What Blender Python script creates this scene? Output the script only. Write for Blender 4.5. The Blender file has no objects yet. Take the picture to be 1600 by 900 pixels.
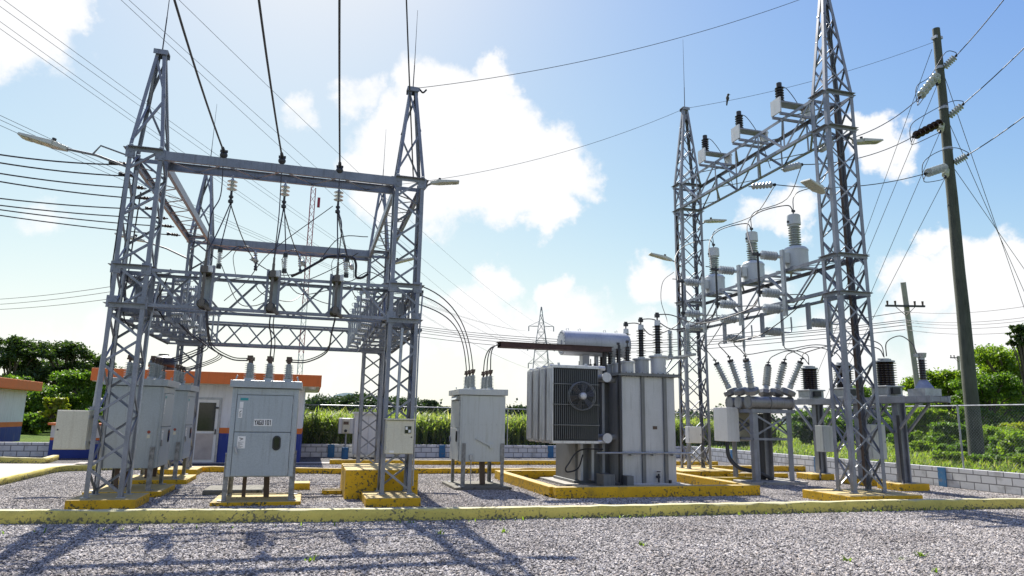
import bpy, bmesh, math, random
import numpy as np
from math import sin, cos, tan, pi, radians, sqrt, atan2
from mathutils import Vector, Matrix, Quaternion, Euler

random.seed(7)
rng = np.random.default_rng(11)
SC = bpy.context.scene
COL = SC.collection
V = Vector

# ------------------------------------------------------------------ camera
# the yard is the world frame: x along the front kerb, y away from the road, z up
F = 1068.0
PITCH, ROLL, YAW, EYE = radians(10.8), radians(1.0), radians(16.0), 1.65
def _yard(x, y, z):
    return V((x*cos(YAW)+y*sin(YAW), -x*sin(YAW)+y*cos(YAW), z))
_fw = V((0, cos(PITCH), sin(PITCH))); _u0 = V((0, -sin(PITCH), cos(PITCH))); _r0 = V((1, 0, 0))
FW = _yard(*_fw)
RT = _yard(*(_r0*cos(ROLL)+_u0*sin(ROLL)))
UP = _yard(*(-_r0*sin(ROLL)+_u0*cos(ROLL)))
EYEP = V((0, 0, EYE))
cam = bpy.data.cameras.new('camera'); camo = bpy.data.objects.new('camera', cam); COL.objects.link(camo)
cam.sensor_width = 36.0; cam.lens = 36.0*F/1600.0; cam.clip_end = 6000; cam.clip_start = 0.05
camo.matrix_world = Matrix(((RT.x, UP.x, -FW.x, 0), (RT.y, UP.y, -FW.y, 0), (RT.z, UP.z, -FW.z, EYE), (0, 0, 0, 1)))
SC.camera = camo
def _ray(px, py): return FW*F + RT*(px-800) + UP*(450-py)
def av(px, py, y):          # survey: the point seen at a pixel on the vertical plane y
    d = _ray(px, py); return EYEP + d*(y/d.y)
def au(px, py, x):          # ... on the vertical plane x
    d = _ray(px, py); return EYEP + d*(x/d.x)
def gz(px, py, z=0.0):      # ... at height z
    d = _ray(px, py); return EYEP + d*((z-EYE)/d.z)
def fd(px, py, D):          # ... at distance D
    return EYEP + _ray(px, py)*(D/F)

# ------------------------------------------------------------------ materials
def newmat(name):
    m = bpy.data.materials.new(name); m.use_nodes = True
    nt = m.node_tree; nt.nodes.clear()
    return m, nt
def N(nt, t, **kw):
    n = nt.nodes.new(t)
    for k, v in kw.items():
        if k.startswith('i_'):
            key = k[2:]; key = int(key) if key.isdigit() else key.replace('_', ' ')
            n.inputs[key].default_value = v
        else: setattr(n, k, v)
    return n
def L(nt, a, b): nt.links.new(a, b)
def ramp(nt, fac, stops):
    r = nt.nodes.new('ShaderNodeValToRGB'); L(nt, fac, r.inputs[0])
    while len(r.color_ramp.elements) < len(stops): r.color_ramp.elements.new(0.5)
    for e, (p, c) in zip(r.color_ramp.elements, stops):
        e.position = p; e.color = c if len(c) == 4 else (*c, 1)
    return r.outputs[0]
def mixc(nt, fac, a, b, blend='MIX'):
    m = nt.nodes.new('ShaderNodeMix'); m.data_type = 'RGBA'; m.blend_type = blend
    if hasattr(fac, 'is_output'): L(nt, fac, m.inputs[0])
    else: m.inputs[0].default_value = fac
    for s, i in ((a, 6), (b, 7)):
        if hasattr(s, 'is_output'): L(nt, s, m.inputs[i])
        else: m.inputs[i].default_value = s if len(s) == 4 else (*s, 1)
    return m.outputs[2]
def noise(nt, vec, scale, detail=4, rough=.55, dist=0):
    n = N(nt, 'ShaderNodeTexNoise'); n.inputs['Scale'].default_value = scale; n.inputs['Detail'].default_value = detail
    n.inputs['Roughness'].default_value = rough; n.inputs['Distortion'].default_value = dist
    if vec is not None: L(nt, vec, n.inputs['Vector'])
    return n.outputs['Fac']
def finish(nt, col, rough, metal=0.0, bump=None, bstr=.2, bdist=.01, spec=.5, coat=0):
    b = N(nt, 'ShaderNodeBsdfPrincipled'); o = N(nt, 'ShaderNodeOutputMaterial')
    for v, k in ((col, 'Base Color'), (rough, 'Roughness'), (metal, 'Metallic'), (spec, 'Specular IOR Level'), (coat, 'Coat Weight')):
        if hasattr(v, 'is_output'): L(nt, v, b.inputs[k])
        elif k == 'Base Color': b.inputs[k].default_value = (*v, 1) if len(v) == 3 else v
        else: b.inputs[k].default_value = v
    if bump is not None:
        bp = N(nt, 'ShaderNodeBump'); bp.inputs['Strength'].default_value = bstr; bp.inputs['Distance'].default_value = bdist
        L(nt, bump, bp.inputs['Height']); L(nt, bp.outputs[0], b.inputs['Normal'])
    L(nt, b.outputs[0], o.inputs[0]); return b
def coords(nt): return N(nt, 'ShaderNodeTexCoord').outputs['Object']
def sc3(c, k): return tuple(min(1, x*k) for x in c)

def paint(name, col, rough=.45, metal=0., var=.12, scale=3., grime=None, gamt=.35, streak=True, bump=.06, spec=.5, fine=60):
    """painted or galvanised sheet: slow tone drift, vertical rain streaks, fine speckle"""
    m, nt = newmat(name); co = coords(nt)
    a = noise(nt, co, scale, 5)
    c = ramp(nt, a, [(.3, sc3(col, 1-var)), (.7, sc3(col, 1+var))])
    if streak:
        mp = N(nt, 'ShaderNodeMapping'); mp.inputs['Scale'].default_value = (9, 9, .55); L(nt, co, mp.inputs[0])
        s = noise(nt, mp.outputs[0], 2.2, 5, .6)
        k = ramp(nt, s, [(.52, (0, 0, 0)), (.72, (1, 1, 1))])
        g = grime or sc3(col, .55)
        mm = N(nt, 'ShaderNodeMath', operation='MULTIPLY'); L(nt, k, mm.inputs[0]); mm.inputs[1].default_value = gamt
        c = mixc(nt, mm.outputs[0], c, g)
    f = noise(nt, co, fine, 3)
    c = mixc(nt, .16, c, ramp(nt, f, [(.35, (.25, .25, .25)), (.65, (.75, .75, .75))]), 'OVERLAY')
    r = N(nt, 'ShaderNodeMapRange'); L(nt, a, r.inputs[0]); r.inputs[3].default_value = max(.05, rough-.1); r.inputs[4].default_value = min(1, rough+.12)
    finish(nt, c, r.outputs[0], metal, f, bump, .004, spec)
    return m
def flat(name, col, rough=.5, metal=0., var=.1, scale=20):
    m, nt = newmat(name); co = coords(nt); a = noise(nt, co, scale, 4)
    finish(nt, ramp(nt, a, [(.3, sc3(col, 1-var)), (.7, sc3(col, 1+var))]), rough, metal, a, .08, .004, .5 if rough < .92 else 0); return m
def chipped(name, col, under=(.16, .15, .13), amt=.46, scale=7, dirt=(.10, .10, .04), base_chip=.0, top=None):
    """brush-painted concrete with flaked patches and black mould"""
    m, nt = newmat(name); co = coords(nt)
    n1 = noise(nt, co, scale, 9, .68, .3); n2 = noise(nt, co, 1.3, 4); n3 = noise(nt, co, 30, 5, .7)
    c = ramp(nt, n2, [(.3, sc3(col, .86)), (.7, sc3(col, 1.08))])
    c = mixc(nt, .18, c, ramp(nt, n3, [(.3, (.2, .2, .2)), (.7, (.8, .8, .8))]), 'OVERLAY')
    sep = N(nt, 'ShaderNodeSeparateXYZ'); L(nt, co, sep.inputs[0])
    zz = N(nt, 'ShaderNodeMapRange'); L(nt, sep.outputs[2], zz.inputs[0]); zz.inputs[1].default_value = 0; zz.inputs[2].default_value = .12
    zz.inputs[3].default_value = base_chip; zz.inputs[4].default_value = 0
    sm = N(nt, 'ShaderNodeMath', operation='SUBTRACT'); L(nt, n1, sm.inputs[0]); L(nt, zz.outputs[0], sm.inputs[1])
    n4 = noise(nt, co, .9, 3)
    sb = N(nt, 'ShaderNodeMath', operation='MULTIPLY_ADD'); L(nt, n4, sb.inputs[0]); sb.inputs[1].default_value = .22; L(nt, sm.outputs[0], sb.inputs[2])
    k = ramp(nt, sb.outputs[0], [(amt+.085, (1, 1, 1)), (amt+.11, (0, 0, 0))])
    uc = mixc(nt, n3, under, dirt)
    c = mixc(nt, k, c, uc)
    w = noise(nt, co, 2.1, 6, .6)
    kw = ramp(nt, w, [(.55, (0, 0, 0)), (.75, (.45, .45, .45))])
    c = mixc(nt, kw, c, dirt)
    if top:      # paler upper faces, picked by their normal
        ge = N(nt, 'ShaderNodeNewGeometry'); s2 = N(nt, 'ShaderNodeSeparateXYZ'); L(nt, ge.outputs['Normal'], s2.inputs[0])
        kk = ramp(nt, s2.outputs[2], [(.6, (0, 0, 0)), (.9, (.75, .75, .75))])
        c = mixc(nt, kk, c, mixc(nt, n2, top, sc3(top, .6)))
    h = N(nt, 'ShaderNodeMath', operation='SUBTRACT'); L(nt, n3, h.inputs[0]); L(nt, k, h.inputs[1])
    finish(nt, c, .85, 0, h.outputs[0], .5, .006); return m
def porcelain(name, col, rough=.18):
    m, nt = newmat(name); co = coords(nt); a = noise(nt, co, 5, 4)
    finish(nt, ramp(nt, a, [(.3, sc3(col, .8)), (.7, sc3(col, 1.15))]), rough, 0, None, spec=.6); return m
def leafmat(name, cols, trans=.45, rough=.5):
    m, nt = newmat(name)
    ge = N(nt, 'ShaderNodeNewGeometry'); c = ramp(nt, ge.outputs['Random Per Island'], [(i/(len(cols)-1), x) for i, x in enumerate(cols)])
    b = N(nt, 'ShaderNodeBsdfPrincipled'); b.inputs['Roughness'].default_value = rough; L(nt, c, b.inputs['Base Color'])
    t = N(nt, 'ShaderNodeBsdfTranslucent')
    tc = mixc(nt, 1.0, c, (1.5, 1.6, .7), 'MULTIPLY'); L(nt, tc, t.inputs[0])
    mx = N(nt, 'ShaderNodeMixShader'); mx.inputs[0].default_value = trans
    L(nt, b.outputs[0], mx.inputs[1]); L(nt, t.outputs[0], mx.inputs[2])
    o = N(nt, 'ShaderNodeOutputMaterial'); L(nt, mx.outputs[0], o.inputs[0]); return m

M = {}
M['steel'] = paint('gantry_steel', (.215, .23, .268), .42, .25, .2, 2.2, (.11, .105, .11), .5, fine=35)
M['galv'] = paint('galvanised', (.34, .355, .38), .42, .55, .2, 6, (.2, .2, .2), .4, fine=40)
M['green'] = paint('cabinet_green', (.335, .378, .40), .38, 0, .07, 1.2, (.19, .20, .18), .45)
M['pale'] = paint('cabinet_pale', (.47, .50, .49), .42, 0, .06, 1.2, (.32, .33, .28), .5)
M['cream'] = paint('box_cream', (.56, .54, .43), .42, 0, .05, 1.5, (.42, .38, .28), .4)
M['white'] = paint('white_metal', (.62, .63, .63), .4, 0, .05, 2, (.42, .42, .40), .35)
M['silver'] = paint('transformer_paint', (.47, .48, .50), .42, .22, .10, 1.5, (.24, .24, .25), .45)
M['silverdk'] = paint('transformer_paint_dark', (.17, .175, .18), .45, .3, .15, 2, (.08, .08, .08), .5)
M['findk'] = paint('radiator_fin_shaded', (.15, .16, .165), .45, .3, .1, 2.5, (.05, .05, .05), .4)  # fin paint darkened to hold the shade on and between the fins
M['fin'] = paint('radiator_fin', (.52, .53, .55), .34, .4, .10, 2.5, (.16, .15, .15), .55)
M['tankdk'] = paint('breaker_paint', (.22, .22, .225), .42, .35, .14, 4, (.08, .07, .06), .6)
M['vt'] = paint('vt_paint', (.52, .55, .56), .42, 0, .06, 2, (.3, .3, .3), .3)
M['porc'] = porcelain('grey_porcelain', (.42, .45, .46), .3)
M['porcw'] = porcelain('white_porcelain', (.62, .64, .63), .3)
M['porcb'] = porcelain('brown_porcelain', (.022, .010, .008), .18)
M['rubber'] = flat('black_rubber', (.018, .018, .02), .55)
M['cable'] = flat('cable_sheath', (.035, .03, .035), .5)
M['wire'] = flat('weathered_wire', (.07, .065, .075), .5, .4)
M['dark'] = flat('dark_metal', (.05, .05, .055), .5, .5)
M['brownm'] = flat('brown_casting', (.09, .06, .045), .5, .2)
M['rust'] = flat('brown_tray', (.055, .026, .022), .7, 0, .3, 8)
M['copper'] = flat('copper_bar', (.28, .14, .09), .4, .7)
M['glass'] = flat('dark_glass', (.02, .022, .02), .08, 0, .2)
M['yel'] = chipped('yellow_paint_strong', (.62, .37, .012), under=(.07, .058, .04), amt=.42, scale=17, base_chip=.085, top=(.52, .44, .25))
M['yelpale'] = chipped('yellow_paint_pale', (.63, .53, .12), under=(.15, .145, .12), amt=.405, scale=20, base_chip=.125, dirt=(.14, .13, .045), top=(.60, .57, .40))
M['mossy'] = chipped('mossy_concrete', (.15, .14, .115), under=(.08, .075, .06), amt=.44, scale=10, dirt=(.05, .055, .03))
M['armst'] = paint('lamp_arm', (.20, .20, .20), .6, .1, .15, 5)  # darker grey than the galvanising: the shade on the arms is in the colour
M['legst'] = paint('weathered_galvanised', (.22, .225, .225), .55, .3, .45, 14, (.10, .09, .08), .5)
M['conc'] = chipped('bare_concrete', (.34, .32, .29), under=(.2, .19, .17), amt=.42, scale=6, dirt=(.12, .12, .10))
M['orange'] = paint('orange_paint', (.62, .15, .03), .65, 0, .06, 2, (.36, .10, .03), .3)
M['stone'] = flat('river_stone', (.34, .32, .29), .8, 0, .3, 9)
M['black'] = flat('black_plastic', (.012, .012, .013), .35)
M['label'] = flat('label_white', (.72, .72, .70), .5, 0, .03)
M['ink'] = flat('ink', (.015, .015, .02), .5)
M['teal'] = flat('label_teal', (.02, .25, .27), .4, 0, .05)
M['red'] = flat('label_red', (.28, .06, .04), .5, 0, .05)
M['lampw'] = paint('lamp_housing', (.55, .55, .47), .45, 0, .08, 4)
M['lens'] = flat('lamp_lens', (.5, .5, .42), .2)
M['mast'] = flat('mast_red', (.30, .02, .05), .6)
M['leg_w'] = flat('mast_white', (.7, .68, .68), .5)
M['birdm'] = flat('bird_feathers', (.06, .055, .05), .8)

def woodmat(name, a, b):
    m, nt = newmat(name); co = coords(nt)
    mp = N(nt, 'ShaderNodeMapping'); mp.inputs['Scale'].default_value = (14, 14, .8); L(nt, co, mp.inputs[0])
    s = noise(nt, mp.outputs[0], 2.5, 8, .7, .6); s2 = noise(nt, co, 1.3, 4)
    c = ramp(nt, s, [(.3, a), (.5, sc3(b, .8)), (.68, b)])
    c = mixc(nt, .35, c, ramp(nt, s2, [(.35, sc3(a, 1.2)), (.65, sc3(b, 1.1))]))
    finish(nt, c, .85, 0, s, .7, .012); return m
M['pole'] = woodmat('treated_pole', (.022, .026, .018), (.092, .10, .075))
M['cpole'] = paint('concrete_pole', (.36, .34, .32), .8, 0, .12, 2, (.2, .18, .17), .5)
M['bark'] = woodmat('bark', (.04, .03, .02), (.13, .105, .08))

def wallmat(name):
    """control-room wall: white upper, orange stripe, blue dado, painted as bands"""
    m, nt = newmat(name); co = coords(nt); sep = N(nt, 'ShaderNodeSeparateXYZ'); L(nt, co, sep.inputs[0])
    r = nt.nodes.new('ShaderNodeValToRGB'); r.color_ramp.interpolation = 'CONSTANT'
    mr = N(nt, 'ShaderNodeMapRange'); L(nt, sep.outputs[2], mr.inputs[0]); mr.inputs[1].default_value = 0; mr.inputs[2].default_value = 3.0; L(nt, mr.outputs[0], r.inputs[0])
    els = [(0, (.022, .045, .23)), (.325, (.60, .16, .035)), (.388, (.60, .62, .66))]
    while len(r.color_ramp.elements) < 3: r.color_ramp.elements.new(.5)
    for e, (p, c) in zip(r.color_ramp.elements, els): e.position = p; e.color = (*c, 1)
    n = noise(nt, co, 1.6, 6, .6); f = noise(nt, co, 45, 3)
    c = mixc(nt, .25, r.outputs[0], ramp(nt, n, [(.3, (.28, .27, .26)), (.7, (.7, .7, .7))]), 'OVERLAY')
    mp = N(nt, 'ShaderNodeMapping'); mp.inputs['Scale'].default_value = (5, 5, .5); L(nt, co, mp.inputs[0])
    st = noise(nt, mp.outputs[0], 2.0, 6, .6)
    c = mixc(nt, ramp(nt, st, [(.52, (0, 0, 0)), (.75, (.45, .45, .45))]), c, (.22, .21, .20))
    finish(nt, c, .8, 0, f, .15, .004); return m
M['wall'] = wallmat('banded_wall')
def hutmat():
    m, nt = newmat('banded_hut'); co = coords(nt); sep = N(nt, 'ShaderNodeSeparateXYZ'); L(nt, co, sep.inputs[0])
    r = nt.nodes.new('ShaderNodeValToRGB'); r.color_ramp.interpolation = 'CONSTANT'; L(nt, sep.outputs[2], r.inputs[0])
    r.color_ramp.elements.new(.5)
    for e, (p, c) in zip(r.color_ramp.elements, [(0, (.022, .045, .23)), (.62, (.60, .16, .035)), (.71, (.58, .57, .55))]): e.position = p; e.color = (*c, 1)
    n = noise(nt, co, 3, 5); c = mixc(nt, .25, r.outputs[0], ramp(nt, n, [(.3, (.28, .27, .26)), (.7, (.7, .7, .7))]), 'OVERLAY')
    finish(nt, c, .8); return m
M['hut'] = hutmat()
def blockmat():
    m, nt = newmat('painted_blocks'); co = coords(nt)
    sep = N(nt, 'ShaderNodeSeparateXYZ'); L(nt, co, sep.inputs[0])
    ad = N(nt, 'ShaderNodeMath', operation='ADD'); L(nt, sep.outputs[0], ad.inputs[0]); L(nt, sep.outputs[1], ad.inputs[1])
    cb = N(nt, 'ShaderNodeCombineXYZ'); L(nt, ad.outputs[0], cb.inputs[0]); L(nt, sep.outputs[2], cb.inputs[1])
    b = N(nt, 'ShaderNodeTexBrick'); L(nt, cb.outputs[0], b.inputs['Vector'])
    for k, v in (('Scale', 1.0), ('Brick Width', .42), ('Row Height', .2), ('Mortar Size', .016), ('Mortar Smooth', .2), ('Bias', .0)): b.inputs[k].default_value = v
    b.inputs['Color1'].default_value = (.60, .60, .60, 1); b.inputs['Color2'].default_value = (.68, .68, .67, 1); b.inputs['Mortar'].default_value = (.20, .20, .20, 1)
    n = noise(nt, co, 2.5, 8, .65); f = noise(nt, co, 50, 4)
    c = mixc(nt, ramp(nt, n, [(.5, (0, 0, 0)), (.72, (.7, .7, .7))]), b.outputs['Color'], (.25, .24, .22))
    iv = N(nt, 'ShaderNodeMath', operation='SUBTRACT'); iv.inputs[0].default_value = 1; L(nt, b.outputs['Fac'], iv.inputs[1])
    h = N(nt, 'ShaderNodeMath', operation='MULTIPLY_ADD'); L(nt, f, h.inputs[0]); h.inputs[1].default_value = .25; L(nt, iv.outputs[0], h.inputs[2])
    finish(nt, c, .85, 0, h.outputs[0], .6, .012); return m
M['block'] = blockmat()
M['blue'] = chipped('blue_paint', (.05, .17, .33), amt=.42, scale=9, under=(.3, .3, .3), dirt=(.03, .08, .14))

def gravelmat():
    m, nt = newmat('gravel_bed'); co = coords(nt)
    v = N(nt, 'ShaderNodeTexVoronoi'); v.inputs['Scale'].default_value = 26; L(nt, co, v.inputs['Vector'])
    v2 = N(nt, 'ShaderNodeTexVoronoi'); v2.inputs['Scale'].default_value = 44; L(nt, co, v2.inputs['Vector'])
    s1 = N(nt, 'ShaderNodeSeparateColor'); L(nt, v.outputs['Color'], s1.inputs[0])
    c = ramp(nt, s1.outputs[0], [(0, (.08, .075, .075)), (.3, (.17, .16, .16)), (.7, (.27, .26, .255)), (1, (.42, .40, .39))])
    n = noise(nt, co, .5, 4)
    c = mixc(nt, .3, c, ramp(nt, n, [(.35, (.30, .29, .28)), (.65, (.62, .6, .6))]), 'OVERLAY')
    ad = N(nt, 'ShaderNodeMath', operation='ADD'); L(nt, v.outputs['Distance'], ad.inputs[0]); L(nt, v2.outputs['Distance'], ad.inputs[1])
    iv = N(nt, 'ShaderNodeMath', operation='SUBTRACT'); iv.inputs[0].default_value = 1; L(nt, ad.outputs[0], iv.inputs[1])
    c = mixc(nt, ramp(nt, ad.outputs[0], [(.62, (0, 0, 0)), (1.0, (.75, .75, .75))]), c, (.05, .048, .05))
    finish(nt, c, .9, 0, iv.outputs[0], 1.0, .03); return m
M['gravel'] = gravelmat()
def pebblemat():
    m, nt = newmat('crushed_stone'); oi = N(nt, 'ShaderNodeObjectInfo')
    c = ramp(nt, oi.outputs['Random'], [(0, (.062, .054, .049)), (.2, (.16, .144, .132)), (.5, (.285, .260, .241)), (.78, (.405, .373, .346)), (.93, (.60, .555, .51)), (1, (.40, .32, .25))])
    f = noise(nt, coords(nt), 60, 3)
    pn = noise(nt, oi.outputs['Location'], .55, 5, .6)
    c = mixc(nt, .55, c, ramp(nt, pn, [(.32, (.27, .25, .24)), (.5, (.5, .5, .5)), (.68, (.68, .67, .66))]), 'OVERLAY')
    c = mixc(nt, .3, c, ramp(nt, f, [(.35, (.3, .3, .3)), (.65, (.7, .7, .7))]), 'OVERLAY')
    finish(nt, c, .85); return m
M['pebble'] = pebblemat()
def grassmat():
    m, nt = newmat('grass_ground'); co = coords(nt)
    n = noise(nt, co, .25, 6, .6); f = noise(nt, co, 9, 6, .7)
    c = ramp(nt, n, [(.3, (.05, .09, .012)), (.6, (.10, .15, .02)), (.8, (.17, .18, .05))])
    c = mixc(nt, .6, c, ramp(nt, f, [(.3, (.2, .2, .2)), (.7, (.8, .8, .8))]), 'OVERLAY')
    finish(nt, c, .95, 0, f, 1.0, .08, .1); return m
M['ground'] = grassmat()
M['asphalt'] = flat('asphalt', (.07, .068, .066), .9, 0, .2, 30)
M['slab'] = flat('concrete_floor', (.40, .36, .33), .85, 0, .15, 3)
M['leafdk'] = leafmat('foliage_dark', [(.018, .04, .010), (.045, .08, .016), (.075, .12, .025), (.03, .06, .013)], .35)
M['leafmd'] = leafmat('foliage_mid', [(.045, .10, .014), (.09, .17, .02), (.14, .22, .03), (.06, .125, .016)], .5)
M['leafbr'] = leafmat('foliage_bright', [(.09, .17, .014), (.16, .24, .022), (.22, .30, .035), (.12, .19, .018)], .55)
M['leafye'] = leafmat('foliage_yellow', [(.13, .18, .015), (.22, .26, .02), (.30, .30, .03), (.12, .19, .02)], .5)
M['leaffar'] = leafmat('foliage_far', [(.025, .05, .022), (.045, .075, .03), (.035, .06, .028)], .25)
M['cane'] = leafmat('cane_leaf', [(.09, .14, .025), (.16, .215, .04), (.22, .26, .07), (.12, .175, .03), (.34, .32, .17)], .6)
M['grass'] = leafmat('grass_blade', [(.09, .155, .018), (.16, .22, .03), (.22, .27, .05), (.12, .19, .022), (.30, .27, .11)], .6)
M['hill'] = flat('hazed_wooded_hill', (.12, .16, .17), .95, 0, .3, .15)  # bluish tint: distance haze is mixed into the base colour
# ------------------------------------------------------------------ mesh builder
def frame(d):
    d = V(d).normalized()
    a = V((0, 0, 1)) if abs(d.z) < .95 else V((1, 0, 0))
    x = d.cross(a).normalized(); y = x.cross(d).normalized()
    return d, x, y          # y is the 'up-ish' one
class MB:
    def __init__(s): s.v = []; s.f = []; s.sm = []
    def add(s, vs, fs, smooth=False):
        o = len(s.v); s.v.extend(tuple(p) for p in vs)
        for f in fs: s.f.append(tuple(i+o for i in f)); s.sm.append(smooth)
        return s
    def hexa(s, p):          # 8 corners: bottom ring 0-3 ccw, top ring 4-7
        return s.add(p, [(3, 2, 1, 0), (4, 5, 6, 7), (0, 1, 5, 4), (1, 2, 6, 5), (2, 3, 7, 6), (3, 0, 4, 7)])
    def box(s, x0, y0, z0, x1, y1, z1):
        return s.hexa([(x0, y0, z0), (x1, y0, z0), (x1, y1, z0), (x0, y1, z0), (x0, y0, z1), (x1, y0, z1), (x1, y1, z1), (x0, y1, z1)])
    def bar(s, a, b, w, h, side=None):
        a, b = V(a), V(b); d = (b-a)
        if d.length < 1e-6: return s
        d.normalize()
        if side is None: _, x, y = frame(d)
        else:
            x = V(side) - d*V(side).dot(d); x.normalize(); y = x.cross(d)
        x = x*w/2; y = y*h/2
        return s.hexa([a-x-y, a+x-y, b+x-y, b-x-y, a-x+y, a+x+y, b+x+y, b-x+y])
    def ang(s, a, b, w, t, da, db):      # rolled steel angle: one flange along da, one along db from the edge a-b
        a, b = V(a), V(b); da = V(da).normalized(); db = V(db).normalized()
        s.hexa([a, a+da*w, b+da*w, b, a+db*t, a+da*w+db*t, b+da*w+db*t, b+db*t])
        s.hexa([a+db*(t+.0006), a+da*t+db*(t+.0006), b+da*t+db*(t+.0006), b+db*(t+.0006), a+db*w, a+da*t+db*w, b+da*t+db*w, b+db*w])
        return s
    def chan(s, a, b, h, w, t, side):    # channel: web h tall, flanges w deep towards side
        a, b = V(a), V(b); d = (b-a).normalized(); x = V(side) - d*V(side).dot(d); x.normalize(); y = x.cross(d); 
        if y.z < 0: y = -y
        s.bar(a, b, t, h, x)
        for k in (-1, 1):
            o = y*(k*(h/2-t/2)) + x*(w/2+t/2+.0005); s.bar(a+o, b+o, w, t, x)
        return s
    def cyl(s, a, b, r0, r1=None, n=12, caps=True, smooth=True):
        a, b = V(a), V(b); r1 = r0 if r1 is None else r1
        d, x, y = frame(b-a)
        ra = [a + (x*cos(2*pi*i/n)+y*sin(2*pi*i/n))*r0 for i in range(n)]
        rb = [b + (x*cos(2*pi*i/n)+y*sin(2*pi*i/n))*r1 for i in range(n)]
        s.add(ra+rb, [(i, (i+1) % n, n+(i+1) % n, n+i) for i in range(n)], smooth)
        if caps:
            s.add(ra, [tuple(reversed(range(n)))]); s.add(rb, [tuple(range(n))])
        return s
    def lathe(s, a, d, prof, n=16, smooth=True):    # prof: [(r, t)] along d from a
        a = V(a); d, x, y = frame(d); vs = []
        for r, t in prof:
            for i in range(n): vs.append(a + d*t + (x*cos(2*pi*i/n)+y*sin(2*pi*i/n))*max(r, 1e-4))
        fs = []
        for k in range(len(prof)-1):
            for i in range(n): fs.append((k*n+i, k*n+(i+1) % n, (k+1)*n+(i+1) % n, (k+1)*n+i))
        s.add(vs, fs, smooth)
        m = len(prof)-1
        s.add([vs[i] for i in range(n)], [tuple(reversed(range(n)))]); s.add([vs[m*n+i] for i in range(n)], [tuple(range(n))])
        return s
    def shed(s, a, b, core, rim, k, n=14, alt=0.0, r1=None):      # ribbed insulator between a and b
        a, b = V(a), V(b); H = (b-a).length; p = H/k; prof = [(core, 0)]
        for i in range(k):
            t = i*p; q = 1 if r1 is None else 1+(r1-1)*i/max(1, k-1)
            R = (rim if (i % 2 == 0 or not alt) else rim-alt)*q; c = core*q
            prof += [(c, t+p*.34), (R*.97, t+p*.50), (R, t+p*.56), (R*.9, t+p*.60), (c*1.05, t+p*.66)]
        prof.append((core*(r1 or 1), H))
        return s.lathe(a, b-a, prof, n)
    def tube(s, pts, r, n=6, caps=True):
        pts = [V(p) for p in pts]; rings = []
        t0 = (pts[1]-pts[0]).normalized(); _, x, y = frame(t0)
        for i, p in enumerate(pts):
            t = ((pts[min(i+1, len(pts)-1)] - pts[max(i-1, 0)])).normalized()
            q = t0.rotation_difference(t); x = q @ x; y = q @ y; t0 = t
            rings.append([p + (x*cos(2*pi*j/n)+y*sin(2*pi*j/n))*r for j in range(n)])
        vs = [q for g in rings for q in g]
        fs = [(k*n+j, k*n+(j+1) % n, (k+1)*n+(j+1) % n, (k+1)*n+j) for k in range(len(pts)-1) for j in range(n)]
        s.add(vs, fs, True)
        if caps: s.add(rings[0], [tuple(reversed(range(n)))]); s.add(rings[-1], [tuple(range(n))])
        return s
    def ball(s, c, r, n=10, m=6, sq=(1, 1, 1)):
        c = V(c); vs = []
        for k in range(m+1):
            ph = pi*k/m
            for i in range(n): vs.append(c + V((r*sq[0]*sin(ph)*cos(2*pi*i/n), r*sq[1]*sin(ph)*sin(2*pi*i/n), r*sq[2]*cos(ph))))
        return s.add(vs, [(k*n+i, (k+1)*n+i, (k+1)*n+(i+1) % n, k*n+(i+1) % n) for k in range(m) for i in range(n)], True)
    def prism(s, poly, d):      # closed polygon (list of points) extruded by d
        n = len(poly); d = V(d); a = [V(p) for p in poly]; b = [p+d for p in a]
        s.add(a+b, [(i, (i+1) % n, n+(i+1) % n, n+i) for i in range(n)] + [tuple(reversed(range(n))), tuple(range(n, 2*n))]); return s
    def mesh(s, name, org=(0, 0, 0)):
        me = bpy.data.meshes.new(name); o = V(org)
        me.from_pydata([(p[0]-o.x, p[1]-o.y, p[2]-o.z) for p in s.v], [], s.f)
        me.polygons.foreach_set('use_smooth', s.sm)
        bm = bmesh.new(); bm.from_mesh(me); bmesh.ops.recalc_face_normals(bm, faces=bm.faces) if len(s.f) < 60000 else None
        bm.to_mesh(me); bm.free()
        if any(s.sm): me.set_sharp_from_angle(angle=radians(40))
        me.update(); return me

def link(o): COL.objects.link(o); return o
def tagit(o, label=None, cat=None, group=None, kind=None):
    if label: o['label'] = label
    if cat: o['category'] = cat
    if group: o['group'] = group
    if kind: o['kind'] = kind
    return o
def thing(name, label, cat, loc=(0, 0, 0), group=None):
    o = link(bpy.data.objects.new(name, None)); o.location = loc; o.empty_display_size = .2; o['org'] = [float(c) for c in loc]
    return tagit(o, label, cat, group)
def org(o):
    while o.parent is not None: o = o.parent
    return V(o['org']) if 'org' in o else V((0, 0, 0))
def part(name, mb, m, parent, label=None, bevel=0):
    o = bpy.data.objects.new(name, mb.mesh(name, org(parent))); link(o); o.parent = parent
    o.data.materials.append(M[m] if isinstance(m, str) else m)
    if label: o['label'] = label
    if bevel: addbevel(o, bevel)
    return o
def addbevel(o, w, seg=2):
    b = o.modifiers.new('edge', 'BEVEL'); b.width = w; b.segments = seg; b.limit_method = 'ANGLE'; b.angle_limit = radians(50)
def multi(name, mbs, m, parent, bevel=0):
    for mb in mbs: part(name, mb, m, parent, bevel=bevel)
def single(name, mb, m, label, cat, group=None, loc=(0, 0, 0), kind=None, bevel=0):
    o = link(bpy.data.objects.new(name, mb.mesh(name, loc))); o.location = loc; o['org'] = [float(c) for c in loc]
    o.data.materials.append(M[m] if isinstance(m, str) else m); tagit(o, label, cat, group, kind)
    if bevel: addbevel(o, bevel)
    return o
def kids(o): return list(o.children)
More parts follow.
